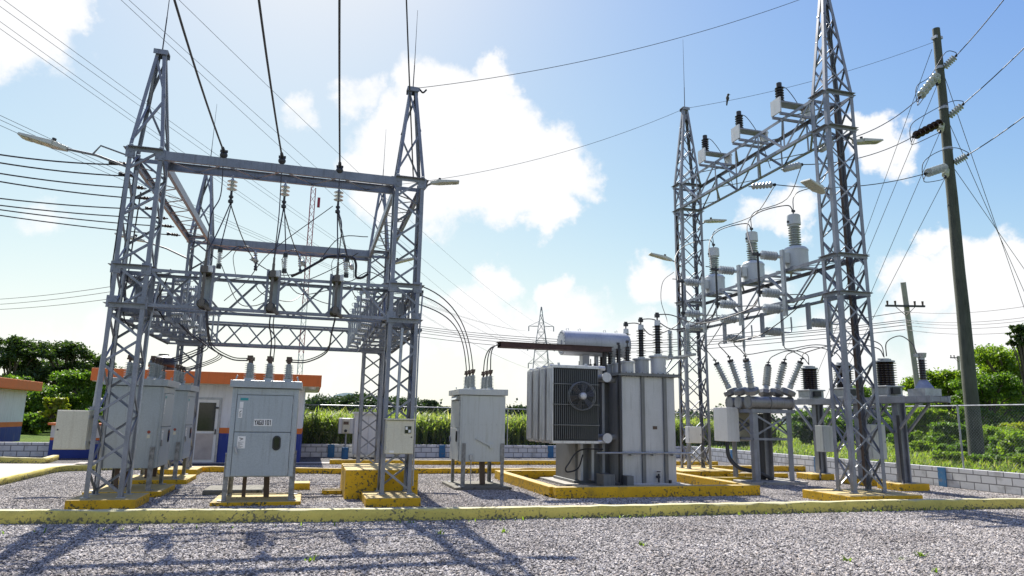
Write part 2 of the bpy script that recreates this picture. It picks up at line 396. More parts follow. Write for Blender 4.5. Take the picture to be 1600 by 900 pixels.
def dup(root, loc, rotz=0, label=None, group=None, parent=None):
    def cp(o, par):
        c = o.copy(); link(c); c.parent = par
        if par is not None: c.matrix_parent_inverse = o.matrix_parent_inverse
        for ch in kids_of.get(o.name, []): cp(ch, c)
        return c
    kids_of = {}
    def walk(o):
        kids_of[o.name] = list(o.children)
        for ch in o.children: walk(ch)
    walk(root)
    r = cp(root, None); r.location = loc; r.rotation_euler = (0, 0, rotz)
    if label: r['label'] = label
    if group: r['group'] = group
    return r
def sag(a, b, d, n=14, side=(0, 0, 0)):
    a, b = V(a), V(b); out = []
    for i in range(n+1):
        t = i/n; out.append(a.lerp(b, t) + (V((0, 0, -d))+V(side))*(4*t*(1-t)))
    return out
def bez(p0, p1, p2, p3, n=14):
    p0, p1, p2, p3 = map(V, (p0, p1, p2, p3)); return [p0*(1-t)**3 + p1*(3*t*(1-t)**2) + p2*(3*t*t*(1-t)) + p3*t**3 for t in [i/n for i in range(n+1)]]
def spline(pts, k=6):         # Catmull-Rom through points
    P = [V(p) for p in pts]; P = [P[0]*2-P[1]] + P + [P[-1]*2-P[-2]]; out = []
    for i in range(1, len(P)-2):
        for j in range(k):
            t = j/k; a, b, c, d = P[i-1], P[i], P[i+1], P[i+2]
            out.append(.5*((2*b)+(c-a)*t+(2*a-5*b+4*c-d)*t*t+(3*b-a-3*c+d)*t**3))
    out.append(P[-2]); return out
def cable(label, pts, r, m='cable', name='power_cable', cat='cable', group=None, n=6):
    mb = MB().tube(pts, r, n); return single(name, mb, m, label, cat, group, tuple(pts[0]))
def text(s, h, parent, m, at, xdir, ndir, sx=1.0, bold=0, name='lettering'):
    cu = bpy.data.curves.new('t', 'FONT'); cu.body = s; cu.size = h; cu.align_x = 'CENTER'; cu.align_y = 'CENTER'; cu.offset = bold; cu.resolution_u = 3
    t = bpy.data.objects.new('t', cu); link(t); dg = bpy.context.evaluated_depsgraph_get(); me = bpy.data.meshes.new_from_object(t.evaluated_get(dg))
    bpy.data.objects.remove(t); bpy.data.curves.remove(cu)
    x = V(xdir).normalized(); n_ = V(ndir).normalized(); y = n_.cross(x); o = V(at) - org(parent)
    for v in me.vertices:
        c = v.co.copy(); v.co = o + x*(c.x*sx) + y*c.y
    me.name = name; ob = link(bpy.data.objects.new(name, me)); ob.parent = parent; me.materials.append(M[m]); return ob
# ------------------------------------------------------------------ lattice work
def column_parts(root, cx, cy, su, sv, z0, z1, h, lw=.075, bw=.05, peak=None, peak_n=3, su1=None, sv1=None, rodl=0, plates=(), name='lattice_column', cross=False):
    """square lattice mast: four angle legs, single lacing on each face, optional pyramid peak"""
    su1 = su1 or su; sv1 = sv1 or sv
    def corner(i, j, z):
        t = (z-z0)/(z1-z0)
        if z <= z1: a, b = su+(su1-su)*t, sv+(sv1-sv)*t
        else:
            q = (z-z1)/(peak-z1); a, b = su1+(.16-su1)*q, sv1+(.14-sv1)*q
        return V((cx+i*a/2, cy+j*b/2, z))
    top = peak or z1
    col = MB(); bases = []
    for i in (-1, 1):
        for j in (-1, 1):
            da, db = V((-i, 0, 0)), V((0, -j, 0))
            col.ang(corner(i, j, z0), corner(i, j, z1), lw, .009, da, db)
            if peak: col.ang(corner(i, j, z1+.01), corner(i, j, top-.05), lw*.85, .009, da, db)
            c = corner(i, j, z0); base = MB(); bases.append(base); base.box(c.x-.09*(i > 0)-.05*(i < 0), c.y-.09*(j > 0)-.05*(j < 0), z0-.006, c.x+.05*(i > 0)+.09*(i < 0), c.y+.05*(j > 0)+.09*(j < 0), z0+.014)
            for k in (-1, 1): base.cyl((c.x+k*.03-i*.02, c.y-j*.07, z0), (c.x+k*.03-i*.02, c.y-j*.07, z0+.07), .009, n=6)
    br = MB(); seen = []
    def lace(za, zb, n):
        for face in [f for f in range(4)]*(2 if cross else 1):
            seen.append(face); s = (face+(1 if seen.count(face) % 2 == 0 else 0)) % 2; gap = .011*s if cross else 0
            for k in range(n):
                a, b = za+(zb-za)*k/n, za+(zb-za)*(k+1)/n
                up = (k+s) % 2
                if face == 0: p, q, nrm = corner(-1 if up else 1, -1, a), corner(1 if up else -1, -1, b), V((0, 1, 0))
                elif face == 1: p, q, nrm = corner(-1 if up else 1, 1, a), corner(1 if up else -1, 1, b), V((0, -1, 0))
                elif face == 2: p, q, nrm = corner(-1, -1 if up else 1, a), corner(-1, 1 if up else -1, b), V((1, 0, 0))
                else: p, q, nrm = corner(1, -1 if up else 1, a), corner(1, 1 if up else -1, b), V((-1, 0, 0))
                off = nrm*(.012+.004*((k) % 2)+gap); d = (q-p).normalized(); sd = nrm.cross(d)
                p2, q2 = p+off+d*.03, q+off-d*.03
                br.bar(p2, q2, bw, .005, sd); br.bar(p2+nrm*(.004+bw*.4)+sd*(bw/2-.003), q2+nrm*(.004+bw*.4)+sd*(bw/2-.003), .005, bw*.8, sd)
    lace(z0+.05, z1-.04, max(2, round((z1-z0)/h)))
    if peak: lace(z1+.06, top-.12, peak_n)
    for z in plates:
        for (i, j, i2, j2) in ((-1, -1, 1, -1), (-1, 1, 1, 1), (-1, -1, -1, 1), (1, -1, 1, 1)):
            a, b = corner(i, j, z), corner(i2, j2, z); n_ = V((0, -j, 0)) if j == j2 else V((-i, 0, 0))
            e = (b-a).normalized()*.0
            col.ang(a-n_*.012-e, b-n_*.012+e, .085, .008, (0, 0, -1), -n_)
    o = part(name, col, 'steel', root)
    part('lacing', br, 'steel', o); multi('base_plate', bases, 'galv', o)
    if peak:
        cap = MB().box(cx-.13, cy-.12, top-.05, cx+.13, cy+.12, top-.03)
        for i in (-1, 1): cap.box(cx-.13, cy+i*.112-.008, top-.13, cx+.13, cy+i*.112+.008, top-.052)
        part('cap_plate', cap, 'steel', o)
        if rodl: part('lightning_rod', MB().cyl((cx, cy, top-.03), (cx+.01, cy, top-.03+rodl*.3), .013, .012, 6).cyl((cx+.01, cy, top-.03+rodl*.3), (cx+.02, cy, top+rodl), .009, .004, 6), 'wire', o)
    return o, corner
def truss(root, a, b, wdir, w, h, pitch, cw=.06, bw=.045, name='lattice_beam', phase=(0, 1), bottom=True, topl=True):
    """box truss: four chords (a,b = lower near chord), lacing on the two sides and, flatter, top and bottom"""
    a, b = V(a), V(b); wd = V(wdir).normalized(); up = V((0, 0, 1)); mb = MB(); br = MB(); Ln = (b-a).length; n = max(2, round(Ln/pitch))
    for k in (0, 1):
        for z in (0, 1):
            o = wd*(w*k)+up*(h*z); mb.ang(a+o, b+o, cw, .008, wd*(1-2*k), up*(1-2*z))
    for k in (0, 1):
        nr = wd*(1-2*k)
        for i in range(n):
            t0, t1 = i/n, (i+1)/n; u = (i+phase[k]) % 2
            p = a.lerp(b, t0)+wd*(w*k)+up*(h*(1-u)); q = a.lerp(b, t1)+wd*(w*k)+up*(h*u); d = (q-p).normalized(); sd = nr.cross(d)
            o = nr*(.012+.003*(i % 2)); br.bar(p+o+d*.02, q+o-d*.02, bw, .005, sd); br.bar(p+o+nr*(.004+bw*.4)+sd*(bw/2-.003)+d*.02, q+o+nr*(.004+bw*.4)+sd*(bw/2-.003)-d*.02, .005, bw*.8, sd)
    for z in (0, 1):
        if (z and not topl) or (not z and not bottom): continue
        for i in range(n):
            t0, t1 = i/n, (i+1)/n; u = (i+z) % 2
            p = a.lerp(b, t0)+wd*(w*u)+up*(h*z+(.012 if not z else -.012)); q = a.lerp(b, t1)+wd*(w*(1-u))+up*(h*z+(.012 if not z else -.012)); br.bar(p, q, bw, .005)
    o = part(name, mb, 'steel', root); part('lacing', br, 'steel', o); return o
def twin(root, a, b, wdir, w, h, pitch, name='channel_beam'):
    """two parallel channels laced flat between them"""
    a, b = V(a), V(b); wd = V(wdir).normalized(); mb = MB(); br = MB(); n = max(2, round((b-a).length/pitch))
    mb.chan(a, b, h, .06, .008, wd); mb.chan(a+wd*w, b+wd*w, h, .06, .008, -wd)
    for i in range(n):
        u = i % 2; p = a.lerp(b, i/n)+wd*(w*u*.92+.02); q = a.lerp(b, (i+1)/n)+wd*(w*(1-u)*.92+.02)
        z = V((0, 0, -h/2+.03+.006*u)); br.bar(p+z, q+z, .05, .006)
    o = part(name, mb, 'steel', root); part('lacing', br, 'steel', o); return o

# ------------------------------------------------------------------ the four-column gantry on the left
X0, X1, Y0, Y1, S = -3.36, 1.69, 14.12, 20.95, .60
ga = thing('steel_gantry', 'four-legged grey lattice steel gantry standing behind the yellow kerb over the green cabinets', 'gantry', (-.8, 17.5, .15))
for (x, y, rl) in ((X0, Y0, 2.6), (X1, Y0, 1.9), (X0, Y1, 2.0), (X1, Y1, 1.9)):
    column_parts(ga, x, y, S, S, .17, 6.66, .46, peak=8.8, rodl=rl, peak_n=2, bw=.042, plates=(6.6, 4.32, 3.6))
hs = S/2
twin(ga, (X0+hs, Y0-hs+.0, 6.50), (X1-hs, Y0-hs, 6.50), (0, 1, 0), S+.06, .175, .55)
twin(ga, (X0+hs, Y1-hs+.0, 6.49), (X1-hs, Y1-hs, 6.49), (0, 1, 0), S, .2, .55)
twin(ga, (X0-hs, Y0+hs, 6.48), (X0-hs, Y1-hs, 6.48), (1, 0, 0), S, .18, .42)
twin(ga, (X1-hs, Y0+hs, 6.48), (X1-hs, Y1-hs, 6.48), (1, 0, 0), S, .18, .42)
truss(ga, (X0+hs, Y0-hs, 3.56), (X1-hs, Y0-hs, 3.56), (0, 1, 0), S, .72, .6, bw=.04)
truss(ga, (X0+hs, Y1-hs, 3.54), (X1-hs, Y1-hs, 3.54), (0, 1, 0), S, .66, .55, bw=.04, topl=False)
truss(ga, (X0-hs, Y0+hs, 3.56), (X0-hs, Y1-hs, 3.56), (1, 0, 0), S, .72, .5)
truss(ga, (X1-hs, Y0+hs, 3.56), (X1-hs, Y1-hs, 3.56), (1, 0, 0), S, .72, .5)
# rails that carry the side switches, and the bracing strut at the inner corner
for (x, sg) in ((X0, 1), (X1, -1)):
    rl = MB()
    for z in (4.36, 3.52):
        rl.ang((x-.5, Y0+.5, z), (x-.5, Y1-.5, z), .06, .007, (1, 0, 0), (0, 0, -1)); rl.ang((x+.5, Y0+.5, z), (x+.5, Y1-.5, z), .06, .007, (-1, 0, 0), (0, 0, -1))
    for i in range(7):
        y = Y0+.6+i*.95
        rl.bar((x-.5, y, 4.33), (x+.5, y, 4.33), .05, .05); rl.bar((x-.5, y, 3.5), (x+.5, y, 3.5), .05, .05)
    part('rail_lattice', rl, 'steel', ga)
for x in (X0, X1):
    part('conduit', MB().cyl((x-.24, Y0+.2, .3), (x-.24, Y0+.2, 6.3), .028, n=8).tube([(x+.36, Y0-.05, .3), (x+.36, Y0-.05, 3.2), (x+.42, Y0+.1, 4.2)], .018, 6), 'galv', ga)

for (x, y) in ((X0, Y0), (X1, Y0), (X0, Y1), (X1, Y1)):
    for z in (6.5, 4.26, 3.62):
        for sx_ in (-1, 1):
            gx = x+sx_*(hs-.045); gp = MB().box(gx-.085, y-hs-.016, z-.11, gx+.085, y-hs-.004, z+.11)
            for (bx, bz) in ((-.05, -.07), (.05, -.07), (-.05, .07), (.05, .07), (0, 0)): gp.cyl((gx+bx, y-hs-.018, z+bz), (gx+bx, y-hs-.03, z+bz), .013, n=6)
            part('gusset_plate', gp, 'steel', ga)
# ------------------------------------------------------------------ yellow concrete footings
def footing(label, x0, y0, x1, y1, h, m='yel', name='concrete_footing', cat='footing', z0=-.05, bev=.018, group='yellow concrete footings'):
    mb = MB(); cx, cy = (x0+x1)/2, (y0+y1)/2
    mb.box(x0, y0, z0, x1, y1, h)
    return single(name, mb, m, label, cat, group, (cx, cy, 0), bevel=bev)
footing('yellow footing with flaking paint under the front left gantry column', -3.86, 13.56, -2.78, 14.66, .17)
footing('yellow footing in front of the tall yellow plinth, under the front right gantry column', 1.08, 13.2, 2.09, 14.22+.25, .17)
footing('low yellow footing under the rear left gantry column behind the cabinets', -3.9, 20.4, -2.8, 21.5, .17)
footing('yellow footing under the rear right gantry column behind the big plinth', 1.15, 20.4, 2.25, 21.5, .17)
footing('tall block-like yellow concrete plinth with pale top between the gantry columns', .76, 14.48, 2.22, 16.45, .58, name='concrete_plinth', cat='plinth', group=None)
footing('yellow footing at the foot of the tall lattice column on the right', 10.74, 12.05, 12.62, 13.5, .2)
footing('yellow footing under the far lattice column behind the transformer', 10.75, 18.7, 12.7, 20.6, .2)
footing('small yellow footing under the nearest leg of the instrument transformer stand', 14.43, 14.45, 15.38, 15.2, .19)
footing('small yellow footing under the middle leg of the instrument transformer stand', 14.5, 15.75, 15.3, 16.5, .19)
footing('small yellow footing under the far leg of the instrument transformer stand', 14.3, 17.5, 15.1, 18.2, .19)
footing('thin yellow-edged slab under the cabinet lettered with white plate', -1.62, 13.72, -.06, 15.2, .08, name='concrete_slab', cat='slab', group=None)
footing('yellow-edged slab under the nearer green cabinet beside the gantry column', -4.1, 15.35, -2.72, 16.9, .12, name='concrete_slab', cat='slab', group=None)
footing('yellow-edged slab under the farther green cabinet near the office door', -4.1, 17.95, -2.66, 19.4, .12, name='concrete_slab', cat='slab', group=None)
footing('dark thin concrete slab under the lone pale cabinet with a lever', 3.3, 15.95, 4.66, 17.6, .07, 'mossy', 'concrete_slab', 'slab', group=None)
footing('mossy bare concrete slab lying in the gravel behind the lettered cabinet', -2.0, 15.6, -.86, 16.7, .1, 'mossy', 'concrete_slab', 'slab', group=None)
footing('grey concrete slab under the circuit breaker stand', 11.4, 16.3, 13.2, 17.8, .09, 'conc', 'concrete_slab', 'slab', group=None)
footing('small yellow block at the left corner of the transformer bund', 5.0, 14.3, 5.28, 14.62, .07, name='concrete_block', cat='block', group=None)
footing('small yellow stub lying left of the tall plinth', .35, 15.4, .75, 15.75, .1, name='concrete_block', cat='block', group=None)
footing('yellow block on the gravel just right of the lettered cabinet', -.3, 16.4, .1, 16.9, .16, name='concrete_block', cat='block', group=None)
# ------------------------------------------------------------------ switchgear cabinets (local frame: front faces -y, origin on the slab)
def cabinet(label, mbody, mdoor, z0, top, w=1.18, d=1.05, lever=False, sticker=True, vent=False):
    t = thing('switchgear_cabinet', label, 'cabinet', (0, 0, 0))
    x0, x1, y0, y1 = -w/2, w/2, -d/2, d/2
    b = MB().box(x0, y0, z0, x1, y1, top-.16)
    if lever:
        for i in range(7): b.cyl((x0+.1+i*(w-.2)/6, y0, 1.3), (x0+.1+i*(w-.2)/6, y0-.004, 1.3), .008, n=6)
    body = part('body', b, mbody, t, bevel=.008)
    r = MB().hexa([(x0-.05, y0-.1, top-.15), (x1+.05, y0-.1, top-.15), (x1+.05, y1+.05, top-.15), (x0-.05, y1+.05, top-.15),
                   (x0-.05, y0-.1, top-.015), (x1+.05, y0-.1, top-.015), (x1+.05, y1+.05, top), (x0-.05, y1+.05, top)])
    part('roof', r, mbody, t, bevel=.01)
    fr = MB().box(x0+.002, y0-.035, z0+.01, x0+.085, y0-.001, top-.16).box(x1-.085, y0-.035, z0+.01, x1-.002, y0-.001, top-.16).box(x0+.087, y0-.033, top-.28, x1-.087, y0-.001, top-.162)
    part('door_frame', fr, mbody, t, bevel=.004)
    split = z0+(top-.29-z0)*.545
    for nm, za, zb, yy in (('lower_door', z0+.02, split-.006, .05), ('upper_door', split+.006, top-.29, .045)):
        dm = MB().box(x0+.094, y0-yy, za, x1-.094, y0-.002, zb)
        dr = part(nm, dm, mdoor, t, bevel=.006)
        multi('hinge', [MB().cyl((x1-.088, y0-yy+.004, z-.04), (x1-.088, y0-yy+.004, z+.04), .009, n=8) for z in (za+.09, (za+zb)/2, zb-.09)], 'galv', dr)
        if nm == 'lower_door':
            h = MB().hexa([V((x0+.15, y0-yy-.03, za+.42)), V((x0+.19, y0-yy-.03, za+.40)), V((x0+.19, y0-yy-.002, za+.40)), V((x0+.15, y0-yy-.002, za+.42)), V((x0+.11, y0-yy-.03, za+.53)), V((x0+.15, y0-yy-.03, za+.54)), V((x0+.15, y0-yy-.002, za+.54)), V((x0+.11, y0-yy-.002, za+.53))])
            part('handle', h, 'galv', dr, bevel=.006)
            wz, wx = zb-.19, x1-.33
            def pill(rx, rz, dx=0):
                pts = []
                for i in range(20):
                    a = 2*pi*i/20; pts.append(V((wx+rx*cos(a), y0-yy-dx, wz+(rz-rx)*(1 if sin(a) > 0 else -1)+rx*sin(a))))
                return pts
            part('window_gasket', MB().prism(pill(.075, .135, .012), (0, .0115, 0)), 'rubber', dr)
            part('window', MB().prism(pill(.052, .108, .015), (0, .0025, 0)), 'glass', dr)
            if sticker: 
                lb = part('notice', MB().box(x0+.16, y0-yy-.003, zb-.29, x0+.30, y0-yy-.0005, zb-.07), 'label', dr)
                ink = MB()
                for i in range(7): ink.box(x0+.172, y0-yy-.0045, zb-.275+i*.016, x0+.172+.1*(.7+.3*sin(i*2.3)), y0-yy-.0032, zb-.270+i*.016)
                ink.bar((x0+.19, y0-yy-.004, zb-.10), (x0+.26, y0-yy-.004, zb-.12), .012, .001, (0, 0, 1)).bar((x0+.20, y0-yy-.004, zb-.145), (x0+.26, y0-yy-.004, zb-.118), .010, .001, (0, 0, 1))
                part('notice_lettering', ink, 'ink', lb)
        elif sticker:
            part('badge', MB().box(x0+.15, y0-yy-.004, zb-.10, x0+.29, y0-yy-.0005, zb-.055), 'teal', dr)
            part('notice', MB().box(x0+.145, y0-yy-.003, zb-.24, x0+.21, y0-yy-.0005, zb-.125), 'label', dr); lb = part('notice', MB().box(x0+.135, y0-yy-.003, zb-.42, x0+.205, y0-yy-.0005, zb-.25), 'label', dr)
            ink = MB()
            for i in range(5): ink.box(x0+.147, y0-yy-.0045, zb-.40+i*.014, x0+.19, y0-yy-.0032, zb-.395+i*.014)
            ink.bar((x0+.15, y0-yy-.004, zb-.325), (x0+.185, y0-yy-.004, zb-.29), .012, .001, (1, 0, 0))
            part('notice_lettering', ink, 'ink', lb)
    # drilled angle-iron legs
    for sx in (-1, 1):
        for sy in (-1, 1):
            lg = MB(); c = V((sx*(w/2+.03), sy*(d/2-.02), .004)); a_ = c + V((0, 0, z0+.42))
            lg.ang(c, a_, .085, .008, (-sx, 0, 0) if False else (0, -sy, 0), (-sx, 0, 0))
            o = part('leg', lg, 'legst', t)
            part('foot_plate', MB().box(c.x-.07, c.y-.06, -.001, c.x+.07, c.y+.06, .012), 'galv', o)
    multi('cable_duct', [MB().bar((.12, .12, 0), (.10, .1, z0+.02), .12, .1), MB().bar((-.3, .2, 0), (-.3, .2, z0+.02), .07, .07)], 'brownm', t)
    for iy, yy in enumerate((-.24, .2)):
        for ix in range(3):
            x = -.36+ix*.36; s = MB().cyl((x, yy, top-.02), (x, yy, top+.045), .085, n=16)
            s.shed((x, yy, top+.045), (x, yy, top+.33), .052, .098, 8, 18, .0, .86)
            bu = part('bushing', s, 'porc', t)
            cp = MB().cyl((x, yy, top+.33), (x, yy, top+.41), .026, n=10).bar((x-.05, yy, top+.44), (x+.05, yy, top+.44), .085, .07).cyl((x-.045, yy-.05, top+.4), (x-.045, yy+.05, top+.4), .02, n=8).cyl((x+.03, yy-.05, top+.46), (x+.03, yy+.05, top+.46), .018, n=8)
            part('terminal', cp, 'brownm', bu)
    multi('lifting_eye', [MB().bar((sx*(w/2-.02), y0+.1, top-.01), (sx*(w/2-.05), y0+.06, top+.08), .012, .03) for sx in (-1, 1)], mbody, t)
    if lever:
        lv = MB().bar((.18, -d/2-.03, 1.0), (.62-.2+.1, -d/2-.03, 1.14), .014, .04).cyl((.2, -d/2, 1.0), (.2, -d/2-.05, 1.0), .045, n=14)
        # (placed on the flank that shows: see below)
    return t

cabY = cabinet('grey-green switchgear cabinet with six bushings, lettered YAGU 101, facing the camera', 'green', 'green', .42, 2.2)
ud = [o for o in cabY.children if o.name.startswith('upper_door')][0]
pl = part('name_plate', MB().box(-.17, -.525-.045-.005, 1.345, .15, -.525-.0455, 1.475), 'label', ud)
GL = {'Y': [(0, 1, .5, .5), (1, 1, .5, .5), (.5, .55, .5, 0)], 'A': [(0, 0, .5, 1), (1, 0, .5, 1), (.2, .3, .8, .3)], 'G': [(.95, .93, .1, .93), (.1, 1, .1, 0), (.1, .07, .95, .07), (.9, 0, .9, .5), (.95, .46, .55, .46)],
      'U': [(.1, 1, .1, 0), (.1, .07, .9, .07), (.9, 0, .9, 1)], '1': [(.55, 0, .55, 1), (.55, .93, .15, .72)], '0': [(.1, 1, .1, 0), (.9, 1, .9, 0), (.1, .07, .9, .07), (.1, .93, .9, .93)]}
lt = MB(); gx = -.156
for ch in 'YAGU 101':
    if ch == ' ': gx += .014; continue
    for n_, (a0, b0, a1, b1) in enumerate(GL[ch]): lt.bar((gx+a0*.030, -.5765-.0004*n_, 1.363+b0*.094), (gx+a1*.030, -.5765-.0004*n_, 1.363+b1*.094), .002, .0118, (0, 1, 0))
    gx += .0415
part('lettering', lt, 'ink', pl)
c2 = dup(cabY, (-3.45, 16.15, .125), radians(90), 'green switchgear cabinet nearest the left gantry column, doors turned sideways')
def drop(root, names):
    for o in list(root.children_recursive):
        if any(o.name.split('.')[0] == n for n in names): bpy.data.objects.remove(o)
drop(c2, ('lettering', 'name_plate'))
c3 = dup(c2, (-3.42, 18.72, .125), radians(90), 'green switchgear cabinet farther back behind its twin, beside the office door')
c2.scale = (1.02, .98, 1)
cabY.location = (-.83, 14.40, .085)
for c in (c2, c3):
    fl = part('warning_label', MB().cyl((-.5905, -.36, 1.13), (-.5935, -.36, 1.13), .032, n=14), 'red', c); part('label_strip', MB().box(-.5925, -.39, 1.01, -.5905, -.33, 1.08), 'cream', c)
# the lone pale cabinet: flank with a lever towards the camera, doors to the left
cabM = cabinet('pale grey switchgear cabinet with a lever on its flank, left of the transformer', 'pale', 'pale', .56, 2.26, w=1.2, d=1.06, sticker=False)
lv = MB().bar((-.645, -.18, .92), (-.645, .22, 1.09), .02, .045).cyl((-.60, .15, .91), (-.66, .15, .91), .05, n=14)
lv = MB().bar((-.64, .18, .93), (-.64, -.18, 1.10), .018, .045).cyl((-.60, .19, .92), (-.655, .19, .92), .05, n=14).box(-.65, .15, .88, -.601, .25, .97)
lever = part('lever', lv, 'pale', cabM)
sw = MB()
for i in range(8): sw.cyl((-.6, -.45+i*.128, 1.42), (-.606, -.45+i*.128, 1.42), .009, n=6)
part('rivet', sw, 'galv', cabM)
part('junction_box', MB().box(-.65, -.33, .60, -.602, -.25, .72).cyl((-.63, -.29, .05), (-.63, -.29, .6), .012, n=6), 'galv', cabM)
part('vent_hood', MB().hexa([(-.35, -.66, 2.0), (.35, -.66, 2.0), (.35, -.56, 2.0), (-.35, -.56, 2.0), (-.35, -.58, 2.09), (.35, -.58, 2.09), (.35, -.56, 2.1), (-.35, -.56, 2.1)]), 'pale', cabM)
cabM.location = (3.98, 16.72, .075); cabM.rotation_euler = (0, 0, radians(-90)); 
# -90 turns local -y (doors) to world -x and local -x (lever flank) to world +y; mirror so the lever flank faces the road
for o in (lever, [c for c in cabM.children if c.name.startswith('rivet')][0], [c for c in cabM.children if c.name.startswith('junction_box')][0]):
    o.data.transform(Matrix.Scale(-1, 4, (1, 0, 0))); o.data.flip_normals()

# ------------------------------------------------------------------ small wall and column boxes
def boxthing(name, label, cat, x0, y0, z0, x1, y1, z1, m, door=True, face='y', extra=None, group=None):
    t = thing(name, label, cat, ((x0+x1)/2, (y0+y1)/2, z0), group)
    part('body', MB().box(x0, y0, z0, x1, y1, z1), m, t, bevel=.006)
    if door:
        d = part('door', MB().box(x0+.012, y0-.022, z0+.012, x1-.012, y0-.001, z1-.012), m, t, bevel=.005)
        part('latch', MB().cyl((x0+.05 if face == 'l' else x1-.05, y0-.022, (z0+z1)/2), (x0+.05 if face == 'l' else x1-.05, y0-.034, (z0+z1)/2), .014, n=10), 'dark', d)
        hx = x1-.01 if face == 'l' else x0+.01; multi('hinge', [MB().cyl((hx, y0-.02, z), (hx, y0-.02, z+.07), .008, n=8) for z in (z0+.08, z1-.15)], 'galv', d)
    return t
bf = boxthing('meter_box', 'cream metal meter box with a small square window, on the front right gantry column', 'meter box', 1.42, 13.56, .94, 1.96, 13.80, 1.58, 'cream')
part('roof_lip', MB().box(1.40, 13.50, 1.585, 1.98, 13.81, 1.61), 'cream', bf)
part('window', MB().box(1.775, 13.529, 1.33, 1.90, 13.5375, 1.465), 'glass', bf)
multi('gauge', [MB().box(1.787, 13.526, 1.40, 1.83, 13.5285, 1.455), MB().box(1.845, 13.526, 1.345, 1.89, 13.5285, 1.40)], 'porcw', bf)
part('plate', MB().box(1.50, 13.532, .965, 1.585, 13.5375, 1.005), 'label', bf)
part('standpipe', MB().cyl((1.63, 13.72, 1.61), (1.66, 13.76, 3.4), .032, n=10), 'galv', bf)
bl = boxthing('control_box', 'cream control box hung on the outer side of the front left gantry column', 'control box', -4.27, 13.95, .98, -3.75, 14.25, 1.66, 'cream', face='l')
multi('bracket', [MB().bar((-3.9, 14.27, 1.1), (-3.6, 14.0, 1.1), .05, .05), MB().bar((-3.9, 14.27, 1.55), (-3.6, 14.0, 1.55), .05, .05), MB().box(-3.84, 14.18, 1.665, -3.7, 14.3, 1.73)], 'steel', bl)
part('standpipe', MB().cyl((-3.78, 14.24, 1.70), (-3.70, 14.22, 3.7), .035, n=10), 'galv', bl)
t = boxthing('white_cupboard', 'tall white steel cupboard standing behind the rear right gantry column', 'cupboard', 1.68, 28.0, .15, 2.78, 28.6, 1.72, 'white', door=False)
part('door', MB().box(1.70, 27.975, .2, 2.22, 27.999, 1.64), 'white', t, bevel=.005); part('door', MB().box(2.24, 27.975, .2, 2.76, 27.999, 1.64), 'white', t, bevel=.005)
part('roof', MB().box(1.62, 27.9, 1.725, 2.84, 28.65, 1.80), 'white', t)
t = thing('meter_kiosk', 'small pale meter case with a round dial on a post before the cane field', 'meter', (1.42, 28.2, 0))
part('case', MB().box(1.1, 28.1, .95, 1.72, 28.35, 1.55), 'white', t, bevel=.02)
part('cover', MB().box(1.22, 28.03, .96, 1.52, 28.099, 1.54), 'cream', t, bevel=.03)
part('screen', MB().box(1.27, 28.02, 1.3, 1.47, 28.029, 1.42), 'brownm', t); part('dial', MB().cyl((1.37, 28.03, 1.06), (1.37, 28.015, 1.06), .06, n=16), 'dark', t)
part('post', MB().cyl((1.4, 28.2, 0), (1.4, 28.2, .95), .035, n=8), 'galv', t); part('pot', MB().cyl((1.4, 28.15, 0), (1.4, 28.15, .42), .14, .13, n=14), 'blue', t)
boxthing('junction_box', 'white junction box on the lattice column right behind the transformer', 'junction box', 11.2, 19.1, 1.0, 11.65, 19.3, 1.5, 'white')
boxthing('control_box', 'large pale control box between the legs of the instrument transformer stand', 'control box', 14.75, 15.62, .72, 15.25, 15.75, 1.66, 'pale')
boxthing('control_box', 'pale control box behind the lattice column, on the far transformer-stand leg', 'control box', 14.35, 17.0, .85, 14.8, 17.3, 1.6, 'pale')

M['galvdk'] = paint('dull_bronze', (.12, .105, .09), .5, .3, .2, 9)
# ------------------------------------------------------------------ hook-stick switches on the gantry (local: faces -y, origin at the middle of the lower bracket)
def hookswitch():
    t = thing('disconnect_switch', 'x', 'switch', (0, 0, 0))
    part('back_frame', MB().box(-.13, -.02, -.06, -.085, .06, .80).box(.085, -.02, -.06, .13, .06, .80).box(-.083, .0, -.02, .083, .04, .06).box(-.083, .0, .68, .083, .04, .78), 'steel', t)
    part('back_box', MB().box(-.06, .07, .14, .085, .19, .64), 'green', t)
    for z in (.03, .66):
        part('insulator', MB().shed((0, 0, z), (0, -.26, z), .045, .095, 5, 16), 'porcb', t)
    bl = MB().bar((0, -.30, -.05), (0, -.30, .86), .05, .018, (1, 0, 0)).box(-.05, -.34, .60, .05, -.265, .72).box(-.045, -.33, -.03, .045, -.265, .09).cyl((0, -.30, .86), (0, -.30, .98), .02, n=8).bar((.0, -.28, .0), (.14, -.2, -.08), .07, .05)
    part('blade', bl, 'galvdk', t)
    part('contact_box', MB().box(.02, -.29, .62, .12, -.2, .74), 'porcw', t)
    s = MB().shed((.18, .05, .84), (.18, .05, 1.08), .025, .05, 6, 12); part('arrester', s, 'porcw', t)
    multi('arrester_cap', [MB().cyl((.18, .05, 1.08), (.18, .05, 1.16), .045, n=12), MB().cyl((.18, .05, .76), (.18, .05, .84), .045, n=12)], 'black', t)
    return t
hk = hookswitch(); GS = 'hook-stick switches on the front beam of the gantry'
for i, (x, lab) in enumerate(((-2.05, 'brown and grey hook-stick switch on the front lattice beam, first from the left column'), (-.86, 'brown and grey hook-stick switch on the front lattice beam, middle one above the lettered cabinet'), (.32, 'brown and grey hook-stick switch on the front lattice beam, nearest the right column'))):
    o = hk if i == 0 else dup(hk, (0, 0, 0)); o.location = (x, Y0-hs-.08, 3.6); o['label'] = lab; o['group'] = GS
